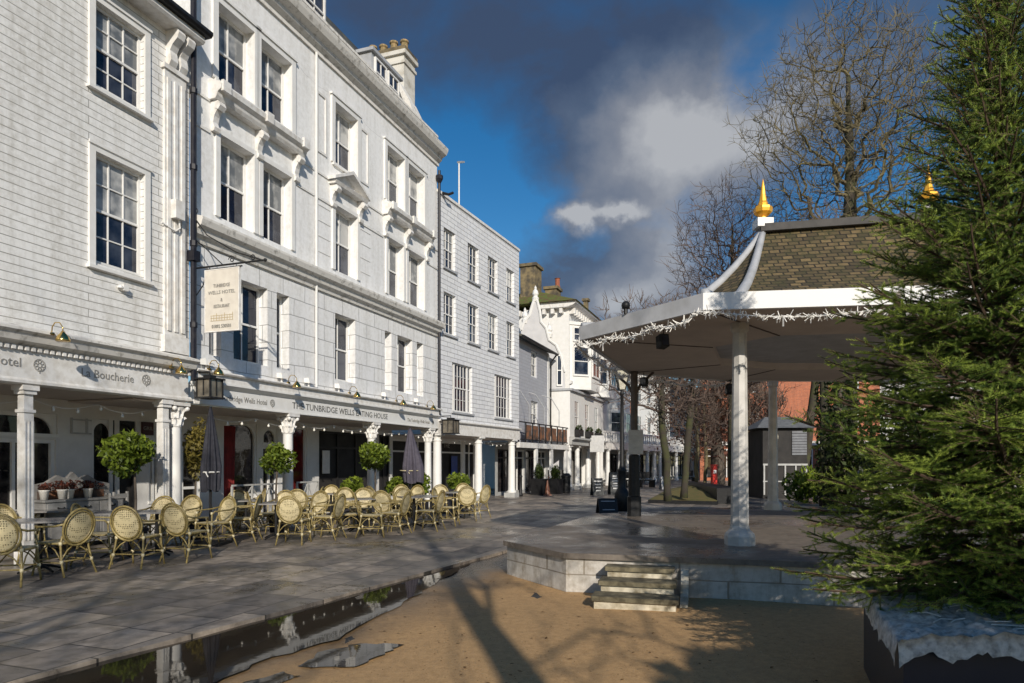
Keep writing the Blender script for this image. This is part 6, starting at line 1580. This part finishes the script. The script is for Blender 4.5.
# ================================================================== FIR TREE
def fir(name, label, base, z0, H, Rm, seed, cat='fir tree'):
    g = np.random.default_rng(seed)
    root = thing(name, label, cat, base)
    MB().path([(0,0,z0-.3),(.02,0,z0+H*.4),(0,.02,z0+H*.75),(0,0,z0+H)], [.075,.055,.03,.008], 8).build('trunk', M['pinebark'], root, True)
    S, E_, tint = [], [], []          # twig segments carrying needles
    wood = MB(); UP = np.array([0,0,1.])
    def unit(v): return v/(np.linalg.norm(v)+1e-9)
    branches = []
    z = .04; az0 = 0.
    while z < H-.18:
        f = z/H; nw = int(7+2*(1-f)); az0 += 1.1
        for q in range(nw): branches.append((z+g.uniform(-.04,.04), az0+2*PI*q/nw+g.uniform(-.25,.25), g.uniform(.82,1.02)))
        for q in range(int(6+3*(1-f))): branches.append((z+g.uniform(.0,.2), g.uniform(0,2*PI), g.uniform(.30,.75)))
        z += .150*(1.1-.35*f)
    for z, az, lk in branches:
        f = min(.98, max(0, z/H)); Lb = Rm*min(.86,(1-f)**1.02)*lk+.07
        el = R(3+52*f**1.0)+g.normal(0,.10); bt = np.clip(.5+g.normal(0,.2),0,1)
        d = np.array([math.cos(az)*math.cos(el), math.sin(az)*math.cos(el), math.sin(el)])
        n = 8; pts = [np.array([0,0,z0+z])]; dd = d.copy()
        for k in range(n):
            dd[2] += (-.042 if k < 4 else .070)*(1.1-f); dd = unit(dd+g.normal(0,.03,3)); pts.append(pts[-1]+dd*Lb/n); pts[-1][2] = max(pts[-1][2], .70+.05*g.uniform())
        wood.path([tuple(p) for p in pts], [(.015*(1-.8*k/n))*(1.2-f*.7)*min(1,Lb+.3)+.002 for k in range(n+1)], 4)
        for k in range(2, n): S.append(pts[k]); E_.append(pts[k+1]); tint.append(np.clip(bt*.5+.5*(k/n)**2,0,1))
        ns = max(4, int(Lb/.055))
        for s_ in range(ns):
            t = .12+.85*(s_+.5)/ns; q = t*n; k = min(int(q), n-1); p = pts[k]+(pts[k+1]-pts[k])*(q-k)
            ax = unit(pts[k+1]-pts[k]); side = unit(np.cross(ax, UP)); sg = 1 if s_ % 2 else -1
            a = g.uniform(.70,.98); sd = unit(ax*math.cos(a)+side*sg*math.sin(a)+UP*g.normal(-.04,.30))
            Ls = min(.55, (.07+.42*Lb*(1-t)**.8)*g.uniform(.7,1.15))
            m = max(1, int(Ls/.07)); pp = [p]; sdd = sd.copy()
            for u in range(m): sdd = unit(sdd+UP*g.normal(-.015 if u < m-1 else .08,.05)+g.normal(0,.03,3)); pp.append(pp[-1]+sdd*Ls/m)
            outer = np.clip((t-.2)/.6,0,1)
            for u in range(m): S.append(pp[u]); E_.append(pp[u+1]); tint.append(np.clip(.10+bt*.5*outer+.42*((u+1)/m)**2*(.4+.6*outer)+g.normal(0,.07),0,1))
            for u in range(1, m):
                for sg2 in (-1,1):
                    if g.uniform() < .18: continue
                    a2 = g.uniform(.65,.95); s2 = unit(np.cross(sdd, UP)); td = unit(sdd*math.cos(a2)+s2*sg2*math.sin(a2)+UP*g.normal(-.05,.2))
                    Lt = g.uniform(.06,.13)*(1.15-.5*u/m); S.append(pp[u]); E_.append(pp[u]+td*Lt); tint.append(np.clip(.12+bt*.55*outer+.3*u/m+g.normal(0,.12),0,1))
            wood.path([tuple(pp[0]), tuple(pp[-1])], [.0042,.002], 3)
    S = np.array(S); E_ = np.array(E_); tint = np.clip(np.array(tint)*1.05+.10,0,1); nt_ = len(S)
    per = 30; Lseg = np.linalg.norm(E_-S, axis=1)
    ax = (E_-S)/Lseg[:,None]
    ref = np.tile(np.array([.31,.52,.79]), (nt_,1)); a1 = np.cross(ax, ref); a1 /= np.linalg.norm(a1,axis=1)[:,None]; a2 = np.cross(ax, a1)
    t = (np.arange(per)+.5)/per; T = np.tile(t,(nt_,1))+g.uniform(-.02,.02,(nt_,per)); ph = g.uniform(0,6.28,(nt_,1))+np.arange(per)*2.4
    P = S[:,None,:]+(E_-S)[:,None,:]*T[:,:,None]
    rad = a1[:,None,:]*np.cos(ph)[:,:,None]+a2[:,None,:]*np.sin(ph)[:,:,None]
    rad[:,:,2] += .18                      # needles comb upward
    nd = rad*.80+ax[:,None,:]*.60; nd /= np.linalg.norm(nd,axis=2)[:,:,None]
    ln = (.0185*g.uniform(.8,1.2,(nt_,per)))[:,:,None]
    wv = np.cross(nd, ax[:,None,:]); wv /= (np.linalg.norm(wv,axis=2)[:,:,None]+1e-6); wv *= .0023
    V = np.stack([P-wv, P+wv, P+nd*ln], 2).reshape(-1,3)
    tn = np.clip(np.repeat(tint,per)+g.uniform(-.12,.12,nt_*per),0,1)
    Fi = np.arange(len(V)).reshape(-1,3)
    print('fir needles', len(Fi), 'twigs', nt_)
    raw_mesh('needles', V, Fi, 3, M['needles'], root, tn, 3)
    wood.build('branches', M['pinebark'], root)
    return root
fir('fir_tree', 'large dark green fir tree filling the right edge, growing from the fleece-topped planter', (3.40,4.75,0), .62, 5.3, 1.70, 17)

# ------------------------------------------------------------------ litter on the sand and the slabs
def litter(name, n, seed, area, z, sz, mat):
    g = np.random.default_rng(seed); x = g.uniform(area[0],area[1],n); y = area[2]+(area[3]-area[2])*g.uniform(0,1,n)**1.6
    s = sz*g.uniform(.4,1.3,n); a = g.uniform(0,6.28,n); t1 = g.uniform(0,.5,n)
    zz = .012*np.sin(x*1.7+1.1)*np.sin(y*1.3)+.008*np.sin(x*4.1+y*2.7)-.012+z if z < .03 else np.full(n, z)
    c, d = np.cos(a)*s, np.sin(a)*s
    V = np.stack([np.stack([x-c,y-d,zz],1), np.stack([x+d*.5,y-c*.5,zz+t1*s*.5],1), np.stack([x+c,y+d,zz+s*.15],1), np.stack([x-d*.5,y+c*.5,zz+t1*s*.5],1)],1).reshape(-1,3)
    o = raw_mesh(name, V, np.arange(4*n).reshape(n,4), 4, mat, None, g.uniform(0,1,n), 4); o['kind'] = 'stuff'; o['label'] = 'scattered dead leaves and grit lying on the sand'; o['category'] = 'leaf litter'
    return o
M['grit'] = leafmat('grit', (.06,.035,.015), (.52,.42,.28), .9)
M['deadleaf'] = leafmat('dead_leaf', (.05,.025,.01), (.20,.11,.04), .8)
litter('grit', 9000, 1, (-2.2,5.5,3.2,9.4), .004, .009, M['grit']); litter('leaf_litter', 420, 2, (-2.4,5.5,3.2,9.4), .006, .022, M['deadleaf'])


sc.view_settings.view_transform = 'Standard'; sc.view_settings.look = 'None'; sc.view_settings.exposure = 0
sc.render.film_transparent = False
